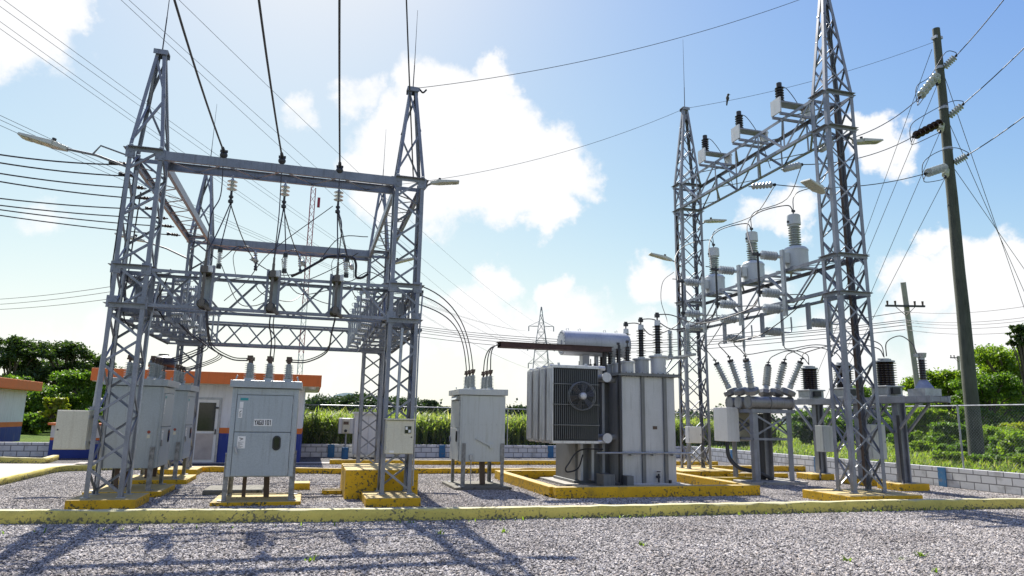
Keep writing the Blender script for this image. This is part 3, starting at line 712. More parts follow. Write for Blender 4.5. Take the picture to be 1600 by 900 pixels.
# slimmer cut-outs that fill the two side beams
def cutout():
    t = thing('fused_cutout', 'x', 'cutout', (0, 0, 0))
    part('bracket', MB().box(-.03, -.02, .0, .03, .03, .85).box(-.05, .03, .3, .05, .09, .55), 'steel', t)
    for z in (.05, .74): part('insulator', MB().shed((0, -.02, z), (0, -.24, z+.02), .035, .075, 5, 12), 'porc', t)
    part('fuse_tube', MB().cyl((0, -.27, .02), (0, -.27, .80), .022, n=8).box(-.03, -.31, .70, .03, -.24, .83).box(-.03, -.31, -.06, .03, -.24, .06), 'galv', t)
    part('ring', MB().tube([(0, -.33+.03*cos(a), .78+.04*sin(a)) for a in [i*pi/4 for i in range(9)]], .006, 5), 'brownm', t)
    return t
ct = cutout(); k = 0
row = ['front', 'second', 'third', 'fourth', 'fifth', 'rear']
for (x, sg, nm) in ((X0+.5, 1, 'left'), (X1-.5, -1, 'right')):
    for side in (0, 1):
        for i in range(6):
            xx = x-(sg*.55 if side else 0)
            o = ct if k == 0 else dup(ct, (0, 0, 0)); k += 1
            o.location = (xx + (.04*sg if not side else -.04*sg), Y0+.75+i*.98, 3.52); o.rotation_euler = (0, 0, radians(90 if (sg > 0) == (not side) else -90))
            o['label'] = f"{row[i]} grey fuse cutout along the {'inner' if not side else 'outer'} face of the {nm} side beam of the gantry"; o['group'] = 'fuse cutouts on the gantry side beams'
bpy.data.objects.remove(bpy.data.objects['x']) if 'x' in bpy.data.objects else None
# underslung arresters with vertical porcelain beneath the left side beam
def post_arrester(label, loc, h, m, mcap='dark', group=None, r=.06):
    t = thing('surge_arrester', label, 'arrester', loc, group); x, y, z = loc
    part('base', MB().cyl((x, y, z), (x, y, z+.06), r*.9, n=12), 'galv', t)
    part('housing', MB().shed((x, y, z+.06), (x, y, z+h-.08), r*.5, r, max(4, int(h/.055)), 14), m, t)
    part('cap', MB().cyl((x, y, z+h-.08), (x, y, z+h), r*.7, n=12).cyl((x, y, z+h), (x, y, z+h+.05), .012, n=6), mcap, t)
    return t

# ------------------------------------------------------------------ suspended insulators under the front top beam
def strain(label, a, d, n, rim, m, pitch=.13, group=None, name='insulator_string', link_in=.1, tail=.16, mtail='dark'):
    """cap-and-pin string: a = hook point, d = direction"""
    a = V(a); d = V(d).normalized(); t = thing(name, label, 'insulator', tuple(a), group)
    hk = MB().cyl(a, a+d*link_in, .018, n=6).ball(a+d*link_in, .03, 8, 5); part('shackle', hk, 'galv', t)
    prof = []; o = link_in
    for i in range(n):
        z = o+i*pitch; prof += [(.03, z), (.042, z+pitch*.18), (rim*.75, z+pitch*.34), (rim, z+pitch*.55), (rim*.96, z+pitch*.62), (rim*.35, z+pitch*.56), (.03, z+pitch*.75)]
    prof.append((.03, o+n*pitch)); part('disc_stack', MB().lathe(a, d, prof, 18), m, t)
    e = a+d*(o+n*pitch); part('clamp', MB().cyl(e, e+d*tail, .022, .03, 8).cyl(e+d*tail*.4, e+d*tail*.55, .045, n=8).cyl(e+d*tail*.75, e+d*tail*.95, .05, n=8), mtail, t)
    t['end'] = [float(c) for c in (e+d*tail)]; return t
IS = []
for x, nm in ((-1.84, 'left'), (-.82, 'middle'), (.26, 'right')):
    IS.append(strain(f"short white disc insulator hanging under the front top beam, {nm} one of three", (x, 14.32, 6.42), (0, .0, -1), 3, .10, 'porcw', .08, 'white insulators under the gantry top beam', tail=.26))
# ------------------------------------------------------------------ power transformer in its yellow bund
bw = thing('bund_wall', 'low yellow painted bund wall with black flaking round the big transformer', 'bund', (5.1, 14.1, 0))
b = MB().box(5.06, 14.05, -.05, 10.05, 14.27, .24).box(5.0, 14.273, -.05, 5.22, 18.65, .235).box(9.83, 14.273, -.05, 10.05, 18.65, .235).box(5.0, 18.653, -.05, 10.05, 18.87, .24)
part('wall', b, 'yel', bw, bevel=.015)
part('pad', MB().box(6.2, 15.5, -.03, 9.4, 18.6, .07), 'conc', bw)
for i in range(26):
    a = (rng.uniform(5.35, 7.6), rng.uniform(14.45, 15.4)) if i < 18 else (rng.uniform(8.9, 9.7), rng.uniform(14.4, 17))
    s = rng.uniform(.05, .15); mb = MB().ball((0, 0, 0), s, 9, 6, (1, rng.uniform(.7, 1), rng.uniform(.55, .8)))
    mb.v = [tuple(V(p)*(1+.22*sin(7*p[0]/s+i)*cos(5*p[1]/s+2*i))) for p in mb.v]
    single('rock', mb, 'stone', 'loose pale rounded rock lying inside the yellow transformer bund', 'rock', 'rocks inside the transformer bund', (a[0], a[1], .02+s*.5))
T = thing('power_transformer', 'big silver-grey power transformer with radiator bank, fan, oil drum and tall bushings', 'transformer', (8.0, 17.0, .07))
tb = MB().box(7.5, 15.95, .10, 8.98, 18.4, 2.76).box(7.42, 15.9, .07, 9.06, 18.45, .13)
tk = part('tank', tb, 'silver', T, bevel=.012)
multi('tank_rib', [MB().box(8.02, 15.90, .14, 8.11, 15.948, 2.74), MB().box(8.64, 15.90, .14, 8.73, 15.948, 2.74), MB().box(7.452, 16.0, .14, 7.498, 16.12, 2.74)], 'silverdk', tk)
fl = MB().box(7.36, 15.82, 2.765, 9.12, 18.5, 2.80).box(7.38, 15.84, 2.803, 9.10, 18.48, 2.835)
for i in range(12): fl.cyl((7.44+i*.148, 15.86, 2.74), (7.44+i*.148, 15.86, 2.86), .018, n=6)
part('top_flange', fl, 'silverdk', tk)
part('name_plate', MB().box(8.34, 15.94, 1.44, 8.46, 15.948, 1.52), 'brownm', tk)
part('valve', MB().cyl((8.43, 15.94, .28), (8.43, 15.84, .28), .035, n=10).cyl((8.43, 15.86, .15), (8.43, 15.86, .36), .025, n=8).cyl((8.43, 15.86, .40), (8.43, 15.86, .42), .05, n=10).box(8.75, 15.88, .13, 8.80, 15.945, .2), 'dark', tk)
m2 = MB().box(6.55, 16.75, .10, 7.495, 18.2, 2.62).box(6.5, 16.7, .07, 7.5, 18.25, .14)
tk2 = part('rear_tank', m2, 'silverdk', T, bevel=.01)  # darker copy of the tank paint puts the recess's shadow into the colour
rb = MB()
for x in (6.62, 6.92, 7.22): rb.box(x, 16.55, .15, x+.07, 16.748, 2.6)
rb.box(6.55, 16.6, 2.625, 7.5, 18.25, 2.68); part('tank_rib', rb, 'silver', tk2)
pp = MB().cyl((6.75, 15.80, .86), (9.35, 15.80, .86), .028, n=10)
for x in (7.7, 8.3, 8.85): pp.box(x-.04, 15.79, .8, x+.04, 15.948, .84)
part('sprinkler_pipe', pp, 'galv', T)
part('conduit', MB().cyl((7.40, 15.86, .07), (7.40, 15.86, 3.52), .032, n=10).tube(spline([(6.9, 15.78, .95), (6.4, 15.75, .95), (6.15, 15.7, .85), (5.98, 15.7, .62), (5.9, 15.7, .5), (5.98, 15.75, .42), (6.3, 15.9, .5), (6.5, 16.1, .8)], 8), .018, 8), 'dark', T)
multi('skid_channel', [MB().box(6.9, 15.75, .075, 7.2, 16.2, .36), MB().box(7.45, 15.6, .075, 7.62, 15.94, .33)], 'silverdk', T)
# radiators: four banks of thin fins one behind the other
for j in range(4):
    y0 = 15.46+.53*j; y1 = y0+.37; r = MB()
    for i in range(23):
        x = 5.50+i*.0515
        r.box(x, y0, 1.16, x+.009, y1, 2.86)
        r.cyl((x+.0045, y0+.02, 1.2), (x+.0045, y0+.02, 2.82), .0115, n=6)
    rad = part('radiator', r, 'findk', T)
    h = MB()
    for z in (1.13, 2.9): h.cyl((5.47, (y0+y1)/2, z), (6.9, (y0+y1)/2, z), .05, n=12); h.box(5.49, y0+.01, z-.035, 6.67, y1-.01, z+.025)
    for x in (5.7, 6.4): h.bar((x, y0+.2, 2.92), (x, y0+.2, 3.0), .02, .06)
    part('header', h, 'fin', rad)
    ep = MB().box(5.465, y0-.01, 1.12, 5.492, y1+.01, 2.9)
    for yy in (y0+.07, y0+.185, y1-.07): ep.cyl((5.465, yy, 1.16), (5.465, yy, 2.86), .032, n=10)
    part('end_plate', ep, 'fin', rad)
    if j == 0:
        st = MB()
        for z in (1.52, 2.0, 2.48): st.box(5.48, y0-.03, z-.008, 6.68, y0-.012, z+.008)
        part('strap', st, 'silverdk', rad)
part('header_pipe', MB().cyl((6.92, 15.6, 2.68), (6.92, 17.4, 2.68), .085, n=16).cyl((6.92, 15.6, 1.22), (6.92, 17.4, 1.22), .085, n=16).cyl((6.92, 15.55, 2.68), (6.92, 15.6, 2.68), .12, n=20).cyl((6.92, 15.55, 1.22), (6.92, 15.6, 1.22), .12, n=20).cyl((6.92, 16.2, 2.68), (7.55, 16.4, 2.68), .08).cyl((6.92, 16.2, 1.22), (7.55, 16.4, 1.22), .08), 'silver', T)
# cooling fan with wire guard
fx, fy, fz, fr = 6.17, 15.30, 2.20, .33
fan = part('fan', MB().cyl((fx, fy-.07, fz), (fx, fy+.06, fz), .085, n=18).ball((fx, fy-.07, fz), .085, 14, 8, (1, .5, 1)), 'silver', T)
bl = MB()
for k in range(6):
    a = k*pi/3+.3; c, s_ = cos(a), sin(a); e1 = V((c, 0, s_)); e2 = V((-s_, .35, c)).normalized()
    o = V((fx, fy+.02, fz)); bl.hexa([o+e1*.06-e2*.04, o+e1*.30-e2*.10, o+e1*.30+e2*.06, o+e1*.06+e2*.04]+[p+V((0, .006, 0)) for p in (o+e1*.06-e2*.04, o+e1*.30-e2*.10, o+e1*.30+e2*.06, o+e1*.06+e2*.04)])
part('blade_grille', bl, 'dark', fan)
gd = MB()
for rr in [.09+.042*i for i in range(6)]: gd.tube([(fx+rr*cos(2*pi*i/36), fy-.09+.06*(rr/fr)**2, fz+rr*sin(2*pi*i/36)) for i in range(37)], .0022, 4, False)
for i in range(20): a = 2*pi*i/20; gd.tube([(fx+q*cos(a), fy-.09+.06*(q/fr)**2, fz+q*sin(a)) for q in (.07, .2, fr)], .0022, 4, False)
gd.tube([(fx+fr*cos(2*pi*i/36), fy-.02, fz+fr*sin(2*pi*i/36)) for i in range(37)], .012, 6, False); gd.tube([(fx+fr*cos(2*pi*i/36), fy+.08, fz+fr*sin(2*pi*i/36)) for i in range(37)], .012, 6, False)
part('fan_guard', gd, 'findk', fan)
# oil conservator
cz, cy_, cr = 3.70, 17.45, .34
cs = MB().lathe((6.44, cy_, cz), (1, 0, 0), [(cr*.2, -.03), (cr*.93, -.02), (cr*.93, 0), (cr, .0), (cr, 1.86), (cr*.9, 1.92), (.05, 1.97)], 36)
co_ = part('conservator', cs, 'silver', T)
bo = MB()
for i in range(18): a = 2*pi*i/18; bo.cyl((6.43, cy_+cr*.82*cos(a), cz+cr*.82*sin(a)), (6.40, cy_+cr*.82*cos(a), cz+cr*.82*sin(a)), .014, n=6)
bo.box(6.39, cy_-.06, cz-.12, 6.42, cy_+.04, cz+.06); part('end_bolt', bo, 'galv', co_)
e = MB()
for x in (6.6, 6.95, 7.7, 8.05): e.tube([(x+.035*cos(a), cy_, cz+cr+.035+.035*sin(a)) for a in [i*pi/4 for i in range(9)]], .009, 5)
part('lifting_eye', e, 'silver', co_)
part('support', MB().box(7.0, cy_-.12, 2.68, 7.2, cy_+.12, cz-cr+.05).box(7.9, cy_-.06, 2.83, 8.0, cy_+.06, cz-cr+.05).cyl((7.45, cy_, 2.8), (7.45, cy_, cz-cr+.04), .06), 'silver', co_)
# bushings
for j, y in enumerate((16.15, 17.1, 18.05)):
    t_ = MB().cyl((8.64, y, 2.83), (8.64, y, 3.28), .20, n=24).cyl((8.64, y, 3.28), (8.64, y, 3.32), .245, n=24)
    tu = part('turret', t_, 'silver', T)
    part('high_bushing', MB().shed((8.64, y, 3.37), (8.64, y, 4.12), .065, .14, 11, 18, .02), 'porcb', tu)
    multi('bushing_cap', [MB().cyl((8.64, y, 3.32), (8.64, y, 3.37), .10, n=16), MB().cyl((8.64, y, 4.12), (8.64, y, 4.26), .085, .075, 14)], 'porcw', tu)
    part('terminal', MB().cyl((8.64, y, 4.26), (8.64, y, 4.36), .02, n=8).box(8.585, y-.045, 4.34, 8.695, y+.045, 4.43).box(8.60, y-.03, 4.43, 8.68, y+.03, 4.47), 'dark', tu)
for j in range(4):
    y = 16.1+.55*j; tu = part('turret', MB().cyl((7.74, y, 2.83), (7.74, y, 3.10), .16, n=20).cyl((7.74, y, 3.10), (7.74, y, 3.13), .19, n=20), 'silver', T)
    part('low_bushing', MB().shed((7.74, y, 3.13), (7.74, y, 3.52), .05, .10, 6, 14), 'porcb', tu)
    part('terminal', MB().cyl((7.74, y, 3.52), (7.74, y, 3.64), .016, n=8).box(7.71, y-.03, 3.62, 7.77, y+.03, 3.68), 'dark', tu)
for j in range(5):
    y = 16.85+.28*j; tu = part('turret', MB().cyl((7.15, y, 2.68), (7.15, y, 2.80), .08, n=16), 'silverdk', T)
    part('low_bushing', MB().shed((7.15, y, 2.80), (7.15, y, 3.12), .03, .065, 7, 12).cyl((7.15, y, 3.12), (7.15, y, 3.26), .013, n=6), 'porcb', tu)
part('relay', MB().box(9.0, 17.0, .9, 9.2, 17.5, 1.6).cyl((9.1, 17.2, .4), (9.1, 17.2, .9), .03), 'dark', T)
tr_ = thing('cable_tray', 'long dark brown cable tray bridging from the pale cabinet to the transformer top', 'cable tray', (5.9, 16.5, 3.4))
part('tray', MB().box(4.45, 16.42, 3.40, 7.45, 16.43, 3.52).box(4.45, 16.76, 3.40, 7.45, 16.77, 3.52).box(4.45, 16.431, 3.40, 7.45, 16.759, 3.41), 'rust', tr_)
part('cover', MB().box(4.40, 16.40, 3.523, 7.5, 16.79, 3.533), 'rust', tr_)
part('hanger', MB().box(7.3, 16.5, 2.84, 7.34, 16.7, 3.398), 'dark', tr_)
# arresters on a bracket at the tank's right end
br = thing('arrester_bracket', 'steel bracket arm sticking out of the transformer beside the tall bushings', 'bracket', (9.3, 16.6, 2.70))
part('arm', MB().bar((9.78, 17.8, 3.41), (9.60, 15.95, 3.39), .1, .06).bar((8.8, 16.6, 3.34), (9.7, 16.6, 3.34), .06, .06).bar((8.98, 16.8, 2.7), (9.68, 16.75, 3.36), .04, .04).bar((8.98, 16.9, 2.7), (9.73, 17.4, 3.36), .04, .04), 'galv', br)
post_arrester('grey ribbed arrester on the bracket arm, the one farther from the camera', (9.76, 17.5, 3.44), .76, 'porc', 'porc', None, .085)
post_arrester('grey ribbed arrester on the bracket arm, the one at its near end', (9.63, 16.3, 3.43), .76, 'porc', 'porc', None, .085)

# ------------------------------------------------------------------ dead-tank circuit breaker on its stand
B = thing('circuit_breaker', 'grey circuit breaker with three drum tanks and fanned-out bushings on a steel stand', 'circuit breaker', (12.28, 17.0, .09))
sx, sy = (11.66, 12.9), (16.48, 17.52)
for x in sx:
    for y in sy:
        lg = MB(); ix = 1 if x == sx[0] else -1; iy = 1 if y == sy[0] else -1
        lg.ang((x, y, .09), (x, y, 1.92), .16, .012, (ix, 0, 0), (0, iy, 0)); lg.box(x-.1, y-.1, .09, x+.1, y+.1, .104); part('leg', lg, 'steel', B)
fr = MB()
for y in sy: fr.box(sx[0]-.05, y-.04, 1.92, sx[1]+.1, y+.04, 2.02); fr.box(sx[0], y-.02, 1.18, sx[1], y+.02, 1.24)
for x in sx: fr.box(x-.04, sy[0]+.042, 1.92, x+.04, sy[1]-.042, 2.02); fr.box(x-.02, sy[0]+.022, 1.18, x+.02, sy[1]-.022, 1.24)
fm = part('stand_frame', fr, 'steel', B)
bc = MB()
for y in sy: bc.bar((sx[0]+.05, y, 1.3), (sx[1]-.05, y, 1.88), .05, .012, (0, 0, 1)).bar((sx[0]+.05, y+.014, 1.88), (sx[1]-.05, y+.014, 1.3), .05, .012, (0, 0, 1))
for x in sx: bc.bar((x, sy[0]+.05, 1.3), (x, sy[1]-.05, 1.88), .05, .012, (0, 0, 1)).bar((x+.014, sy[0]+.05, 1.88), (x+.014, sy[1]-.05, 1.3), .05, .012, (0, 0, 1))
part('brace', bc, 'steel', fm)
part('control_cabinet', MB().box(11.22, 17.04, 1.12, 11.60, 17.72, 2.06), 'white', B, bevel=.008)
part('control_cabinet', MB().box(11.63, 17.56, 1.12, 12.5, 18.0, 2.02), 'cream', B, bevel=.008)
part('conduit', MB().tube(spline([(11.3, 17.2, 1.1), (11.3, 17.15, .7), (11.5, 17.0, .42), (12.0, 16.9, .3), (12.5, 16.9, .1)]), .055, 8).cyl((12.3, 17.1, .1), (12.3, 17.1, 1.9), .12, n=14), 'dark', B)
for j, y in enumerate((16.55, 17.0, 17.45)):
    z = 2.20; x0, x1 = 11.56, 13.02
    tkm = MB().lathe((x0, y, z), (1, 0, 0), [(.15, 0), (.19, .012), (.19, .05), (.168, .055), (.168, .66), (.19, .662), (.19, .69), (.168, .692), (.168, 1.34), (.19, 1.345), (.19, 1.40), (.12, 1.42)], 26)
    for i in range(12): a = 2*pi*i/12; tkm.cyl((x0+.006, y+.155*cos(a), z+.155*sin(a)), (x0-.012, y+.155*cos(a), z+.155*sin(a)), .012, n=6)
    o = part('tank', tkm, 'tankdk', B)
    tilt = (-.42, 0, .42)[j]
    for sd, bx in ((-1, 11.76), (1, 12.78)):
        d = V((sd*.36, tilt*.62, 1)).normalized(); a = V((bx, y, z+.1)); 
        ctm = MB().lathe(a+d*.12, d, [(.10, 0), (.17, .045), (.205, .05), (.205, .16), (.17, .185), (.10, .19)], 8, False); ch = part('current_transformer', ctm, 'tankdk', o)
        p0 = a+d*.34; p1 = a+d*1.10
        part('bushing', MB().cyl(p0, p0+d*.12, .085, .08, 14).shed(p0+d*.12, p1, .062, .115, 9, 16), 'porc', o)
        part('terminal', MB().cyl(p1, p1+d*.06, .085, n=14).cyl(p1+d*.06, p1+d*.2, .018, n=8).bar(p1+d*.15+V((-.05, 0, 0)), p1+d*.15+V((.05, 0, 0)), .05, .03), 'dark', o)
    B['x%d' % j] = 0
BT = {}
for j, y in enumerate((16.55, 17.0, 17.45)):
    for sd, bx in ((-1, 11.76), (1, 12.78)): BT[j, sd] = V((bx, y, 2.3)) + V((sd*.36, (-.42, 0, .42)[j]*.62, 1)).normalized()*1.28

# ------------------------------------------------------------------ instrument transformers on the right
cx = 14.9
ST = thing('equipment_stand', 'grey steel stand with braced legs carrying brown current transformers by the block wall', 'stand', (cx, 15.5, .19))
b = MB().box(cx-.32, 13.45, 2.22, cx-.24, 18.5, 2.38).box(cx+.24, 13.45, 2.22, cx+.32, 18.5, 2.38)
for y in (13.5, 14.3, 15.1, 16.0, 16.7, 17.6, 18.4): b.box(cx-.238, y-.04, 2.24, cx+.238, y+.04, 2.36)
bm_ = part('beam', b, 'steel', ST)
for y in (14.75, 16.1, 17.8):
    lg = MB().box(cx-.14, y-.09, .19, cx-.1, y+.09, 2.22).box(cx+.1, y-.09, .19, cx+.14, y+.09, 2.22).box(cx-.2, y-.15, .19, cx+.2, y+.15, .205).box(cx-.099, y-.012, .19, cx+.099, y+.012, 2.22)
    o = part('leg', lg, 'steel', ST)
    part('knee_brace', MB().bar((cx-.18, y-.05, 1.45), (cx-.18, y-.8, 2.2), .07, .05).bar((cx-.18, y+.05, 1.45), (cx-.18, y+.8, 2.2), .07, .05).bar((cx+.18, y-.05, 1.45), (cx+.18, y-.8, 2.2), .07, .05).bar((cx+.18, y+.05, 1.45), (cx+.18, y+.8, 2.2), .07, .05), 'steel', o)
part('conduit', MB().tube(spline([(cx-.2, 14.6, 1.9), (cx-.2, 14.6, .8), (cx-.25, 14.55, .3), (cx-.35, 14.5, .12), (cx-.42, 14.6, .02)]), .04, 8).tube(spline([(cx-.2, 17.6, 2.2), (cx-.2, 17.6, .6), (cx-.3, 17.5, .2), (cx-.4, 17.4, .02)]), .03, 8), 'dark', ST)
def ctrans(label, y):
    t = thing('current_transformer', label, 'transformer', (cx, y, 2.38), 'brown current transformers on the stand')
    part('base', MB().box(cx-.29, y-.29, 2.38, cx+.29, y+.29, 2.43).box(cx-.26, y-.26, 2.43, cx+.26, y+.26, 2.64).box(cx-.3, y-.3, 2.64, cx+.3, y+.3, 2.68), 'galv', t, bevel=.01)
    part('base_box', MB().box(cx-.14, y-.35, 2.46, cx+.1, y-.263, 2.62), 'dark', t)
    part('housing', MB().shed((cx, y, 2.68), (cx, y, 3.32), .20, .28, 10, 24), 'porcb', t)
    part('head', MB().cyl((cx, y, 3.32), (cx, y, 3.36), .25, n=24).cyl((cx, y, 3.36), (cx, y, 3.42), .12, n=18).bar((cx-.2, y, 3.40), (cx+.2, y, 3.40), .06, .04), 'galv', t)
ctrans('dark brown ribbed current transformer on the stand, nearest the camera beside the arrester', 15.08)
ctrans('dark brown ribbed current transformer half hidden behind the tall lattice column', 16.62)
ctrans('dark brown ribbed current transformer at the far end of the stand, left of the column', 18.05)
t = thing('surge_arrester', 'slim brown arrester with grey cap on a tapered base at the stand end', 'arrester', (cx, 13.9, 2.38))
part('base', MB().box(cx-.26, 13.64, 2.38, cx+.26, 14.16, 2.56).lathe((cx, 13.9, 2.56), (0, 0, 1), [(.30, 0), (.30, .02), (.11, .24)], 4, False), 'galv', t)
part('housing', MB().shed((cx, 13.9, 2.80), (cx, 13.9, 3.30), .07, .125, 8, 16), 'porcb', t)
part('cap', MB().cyl((cx, 13.9, 3.30), (cx, 13.9, 3.36), .08, n=14).cyl((cx, 13.9, 3.36), (cx, 13.9, 3.47), .11, .13, 16).box(cx-.2, 13.86, 3.36, cx-.12, 13.94, 3.44), 'galv', t)

# ------------------------------------------------------------------ tall portal gantry on the right
RG = thing('steel_portal', 'tall grey two-column lattice portal on the right carrying white voltage transformers', 'portal', (11.75, 16.2, .2))
column_parts(RG, 11.725, 12.8, .87, .52, .21, 9.52, .74, lw=.095, bw=.036, cross=True, peak=12.45, rodl=1.5, su1=.80, sv1=.50, plates=(9.52, 8.63, 5.5, 4.62), peak_n=4)
column_parts(RG, 11.80, 19.72, .82, .48, .21, 9.52, .72, lw=.09, bw=.036, cross=True, peak=12.4, rodl=2.6, su1=.78, sv1=.48, plates=(9.52, 8.63, 5.5, 4.62), peak_n=4)
for z0, h in ((8.63, .87), (4.62, .87)):
    truss(RG, (11.32, 13.06, z0), (11.40, 19.48, z0), (1, 0, 0), .80, h, 1.07, cw=.08, bw=.055, topl=True)
for i in range(7):
    y = 13.1+i*1.06; multi('strut', [MB().bar((11.36, y, 8.65), (11.36, y, 9.48), .05, .012, (0, 1, 0)), MB().bar((12.10, y, 8.65), (12.10, y, 9.48), .05, .012, (0, 1, 0)), MB().bar((11.36, y+.03, 5.5), (12.1, y+.03, 5.5), .07, .05)], 'steel', RG)
multi('conduit', [MB().cyl((12.02, 13.0, .3), (11.98, 13.0, 9.3), .03, n=8), MB().cyl((11.45, 19.95, .3), (11.5, 19.9, 8.5), .035, n=8)], 'brownm', RG)
def vtrans(label, y):
    x = 11.78; t = thing('voltage_transformer', label, 'transformer', (x, y, 5.54), 'white voltage transformers on the portal')
    part('tank', MB().cyl((x, y, 5.545), (x, y, 6.02), .30, n=28).lathe((x, y, 6.02), (0, 0, 1), [(.31, 0), (.31, .03), (.26, .09), (.13, .14)], 28), 'vt', t)
    part('terminal_box', MB().box(x-.46, y-.14, 5.66, x-.30, y+.06, 5.94).cyl((x-.46, y-.04, 5.8), (x-.48, y-.04, 5.8), .04, n=10), 'vt', t, bevel=.01)
    part('insulator', MB().shed((x, y, 6.16), (x, y, 6.68), .08, .155, 8, 18), 'porc', t)
    part('head', MB().cyl((x, y, 6.68), (x, y, 6.73), .12, n=20).cyl((x, y, 6.73), (x, y, 6.98), .17, .165, 24).cyl((x, y, 6.98), (x, y, 7.0), .14, n=20), 'vt', t)
    part('terminal', MB().cyl((x, y, 7.0), (x, y, 7.13), .018, n=8).box(x-.04, y-.02, 7.08, x+.05, y+.02, 7.14).cyl((x-.17, y, 6.8), (x-.2, y, 6.8), .03, n=8), 'dark', t)
    part('mounting', MB().box(x-.36, y-.36, 5.50, x+.36, y-.28, 5.543).box(x-.36, y+.28, 5.50, x+.36, y+.36, 5.543), 'galv', t)
vtrans('white drum-and-neck voltage transformer on the portal beam, nearest the tall column', 14.5)
vtrans('white drum-and-neck voltage transformer on the portal beam, middle of the three', 16.3)
vtrans('white drum-and-neck voltage transformer on the portal beam, next to the far column', 18.25)
def gangswitch(label, y, g='grey post-insulator switches hung on the portal'):
    x = 11.22; t = thing('gang_switch', label, 'switch', (x, y, 4.3), g)
    part('post', MB().chan((x, y, 4.28), (x, y, 5.98), .12, .05, .01, (1, 0, 0)).bar((x+.05, y, 4.66), (x+.3, y, 4.66), .08, .06).bar((x+.05, y, 5.46), (x+.3, y, 5.46), .08, .06), 'galv', t)
    for z in (5.80, 4.84, 4.44):
        part('insulator', MB().cyl((x-.06, y, z), (x-.14, y, z), .05, n=12).shed((x-.14, y, z), (x-.60, y, z), .05, .118, 6, 18).cyl((x-.58, y, z), (x-.64, y, z), .05, n=12), 'porc', t)
    part('blade', MB().bar((x-.70, y, 4.72), (x-.70, y, 5.88), .05, .025, (1, 0, 0)).box(x-.86, y-.03, 5.77, x-.64, y+.03, 5.83).box(x-.76, y-.03, 4.80, x-.64, y+.03, 4.88).bar((x-.9, y, 5.86), (x-1.02, y, 5.86), .02, .02), 'dark', t)
    part('jumper', MB().tube(spline([(x-.66, y, 4.44), (x-.72, y, 4.47), (x-.74, y, 4.6), (x-.74, y, 4.8)]), .018, 6), 'galv', t)
    # the second post hangs under the beam on the far side
    x2 = 11.9; part('hanger', MB().chan((x2, y, 3.98), (x2, y, 4.66), .12, .05, .01, (1, 0, 0)), 'steel', t)
    part('insulator', MB().cyl((x2+.06, y, 4.16), (x2+.12, y, 4.16), .05, n=12).shed((x2+.12, y, 4.16), (x2+.60, y, 4.16), .05, .118, 6, 18).cyl((x2+.58, y, 4.16), (x2+.64, y, 4.16), .05, n=12), 'porc', t)
    part('rod', MB().cyl((x2+.68, y, 3.9), (x2+.68, y, 5.0), .045, n=10).tube(spline([(x2+.70, y, 4.16), (x2+.9, y, 4.16), (x2+.98, y, 4.26), (x2+.98, y, 4.6)]), .022, 6).cyl((x2+.68, y, 3.78), (x2+.68, y, 3.9), .03, n=8), 'galv', t)
gangswitch('stack of grey horizontal post insulators on the portal, nearest the tall column', 14.35)
gangswitch('stack of grey horizontal post insulators on the portal, middle of the three', 16.22)
gangswitch('stack of grey horizontal post insulators on the portal, next to the far column', 18.05)
def topfuse(label, y):
    t = thing('roof_arrester', label, 'arrester', (11.4, y, 9.55), 'black arresters on top of the portal')
    part('bracket', MB().box(11.2, y-.03, 9.54, 12.25, y+.03, 9.60).box(11.2, y+.27, 9.54, 12.25, y+.33, 9.60).box(11.2, y-.0, 9.90, 12.2, y+.3, 9.94), 'steel', t)
    multi('plate', [MB().box(11.18, y-.04, 9.605, 11.22, y+.34, 10.02), MB().box(12.12, y-.02, 9.605, 12.16, y+.32, 9.98)], 'white', t)
    part('housing', MB().shed((11.33, y+.14, 9.95), (11.33, y+.14, 10.38), .075, .115, 6, 16), 'black', t)
    part('cap', MB().cyl((11.33, y+.14, 10.38), (11.33, y+.14, 10.50), .07, n=12), 'dark', t)
topfuse('black arrester between white plates on top of the portal, nearest the tall column', 14.05)
topfuse('black arrester between white plates on top of the portal, middle of the three', 15.85)
topfuse('black arrester between white plates on top of the portal, next to the far column', 17.65)
# ------------------------------------------------------------------ ground
def sheet(name, x0, y0, x1, y1, z, m, label=None):
    mb = MB().add([(x0, y0, z), (x1, y0, z), (x1, y1, z), (x0, y1, z)], [(0, 1, 2, 3)]); o = link(bpy.data.objects.new(name, mb.mesh(name))); o.data.materials.append(M[m]); o['kind'] = 'structure'
    return o
sheet('ground', -900, -300, 900, 29.1, -.06, 'ground')
sheet('field', -900, 29.1, 900, 1500, .40, 'ground')
v = MB().add([(17.1, -40, .42), (900, -40, .42), (900, 29.1, .401), (17.1, 29.1, .401)], [(0, 1, 2, 3)]); o = link(bpy.data.objects.new('verge', v.mesh('verge'))); o.data.materials.append(M['ground']); o['kind'] = 'structure'
sheet('gravel_yard', -30, -12, 17.0, 29.0, .0, 'gravel')
sheet('concrete_apron', -14.5, 19.9, -6.9, 25.3, .006, 'slab'); sheet('concrete_path', -7.0, 24.9, 1.1, 25.6, .03, 'slab')
a = gz(1300, 682, .42); r = MB(); d_ = V((RT.x, RT.y, 0)).normalized(); n_ = V((FW.x, FW.y, 0)).normalized(); c = EYEP+n_*60; c.z = .41
r.add([c+d_*5, c+d_*140, c+d_*140+n_*5, c+d_*5+n_*5], [(0, 1, 2, 3)]); o = link(bpy.data.objects.new('road', r.mesh('road'))); o.data.materials.append(M['asphalt']); o['kind'] = 'structure'
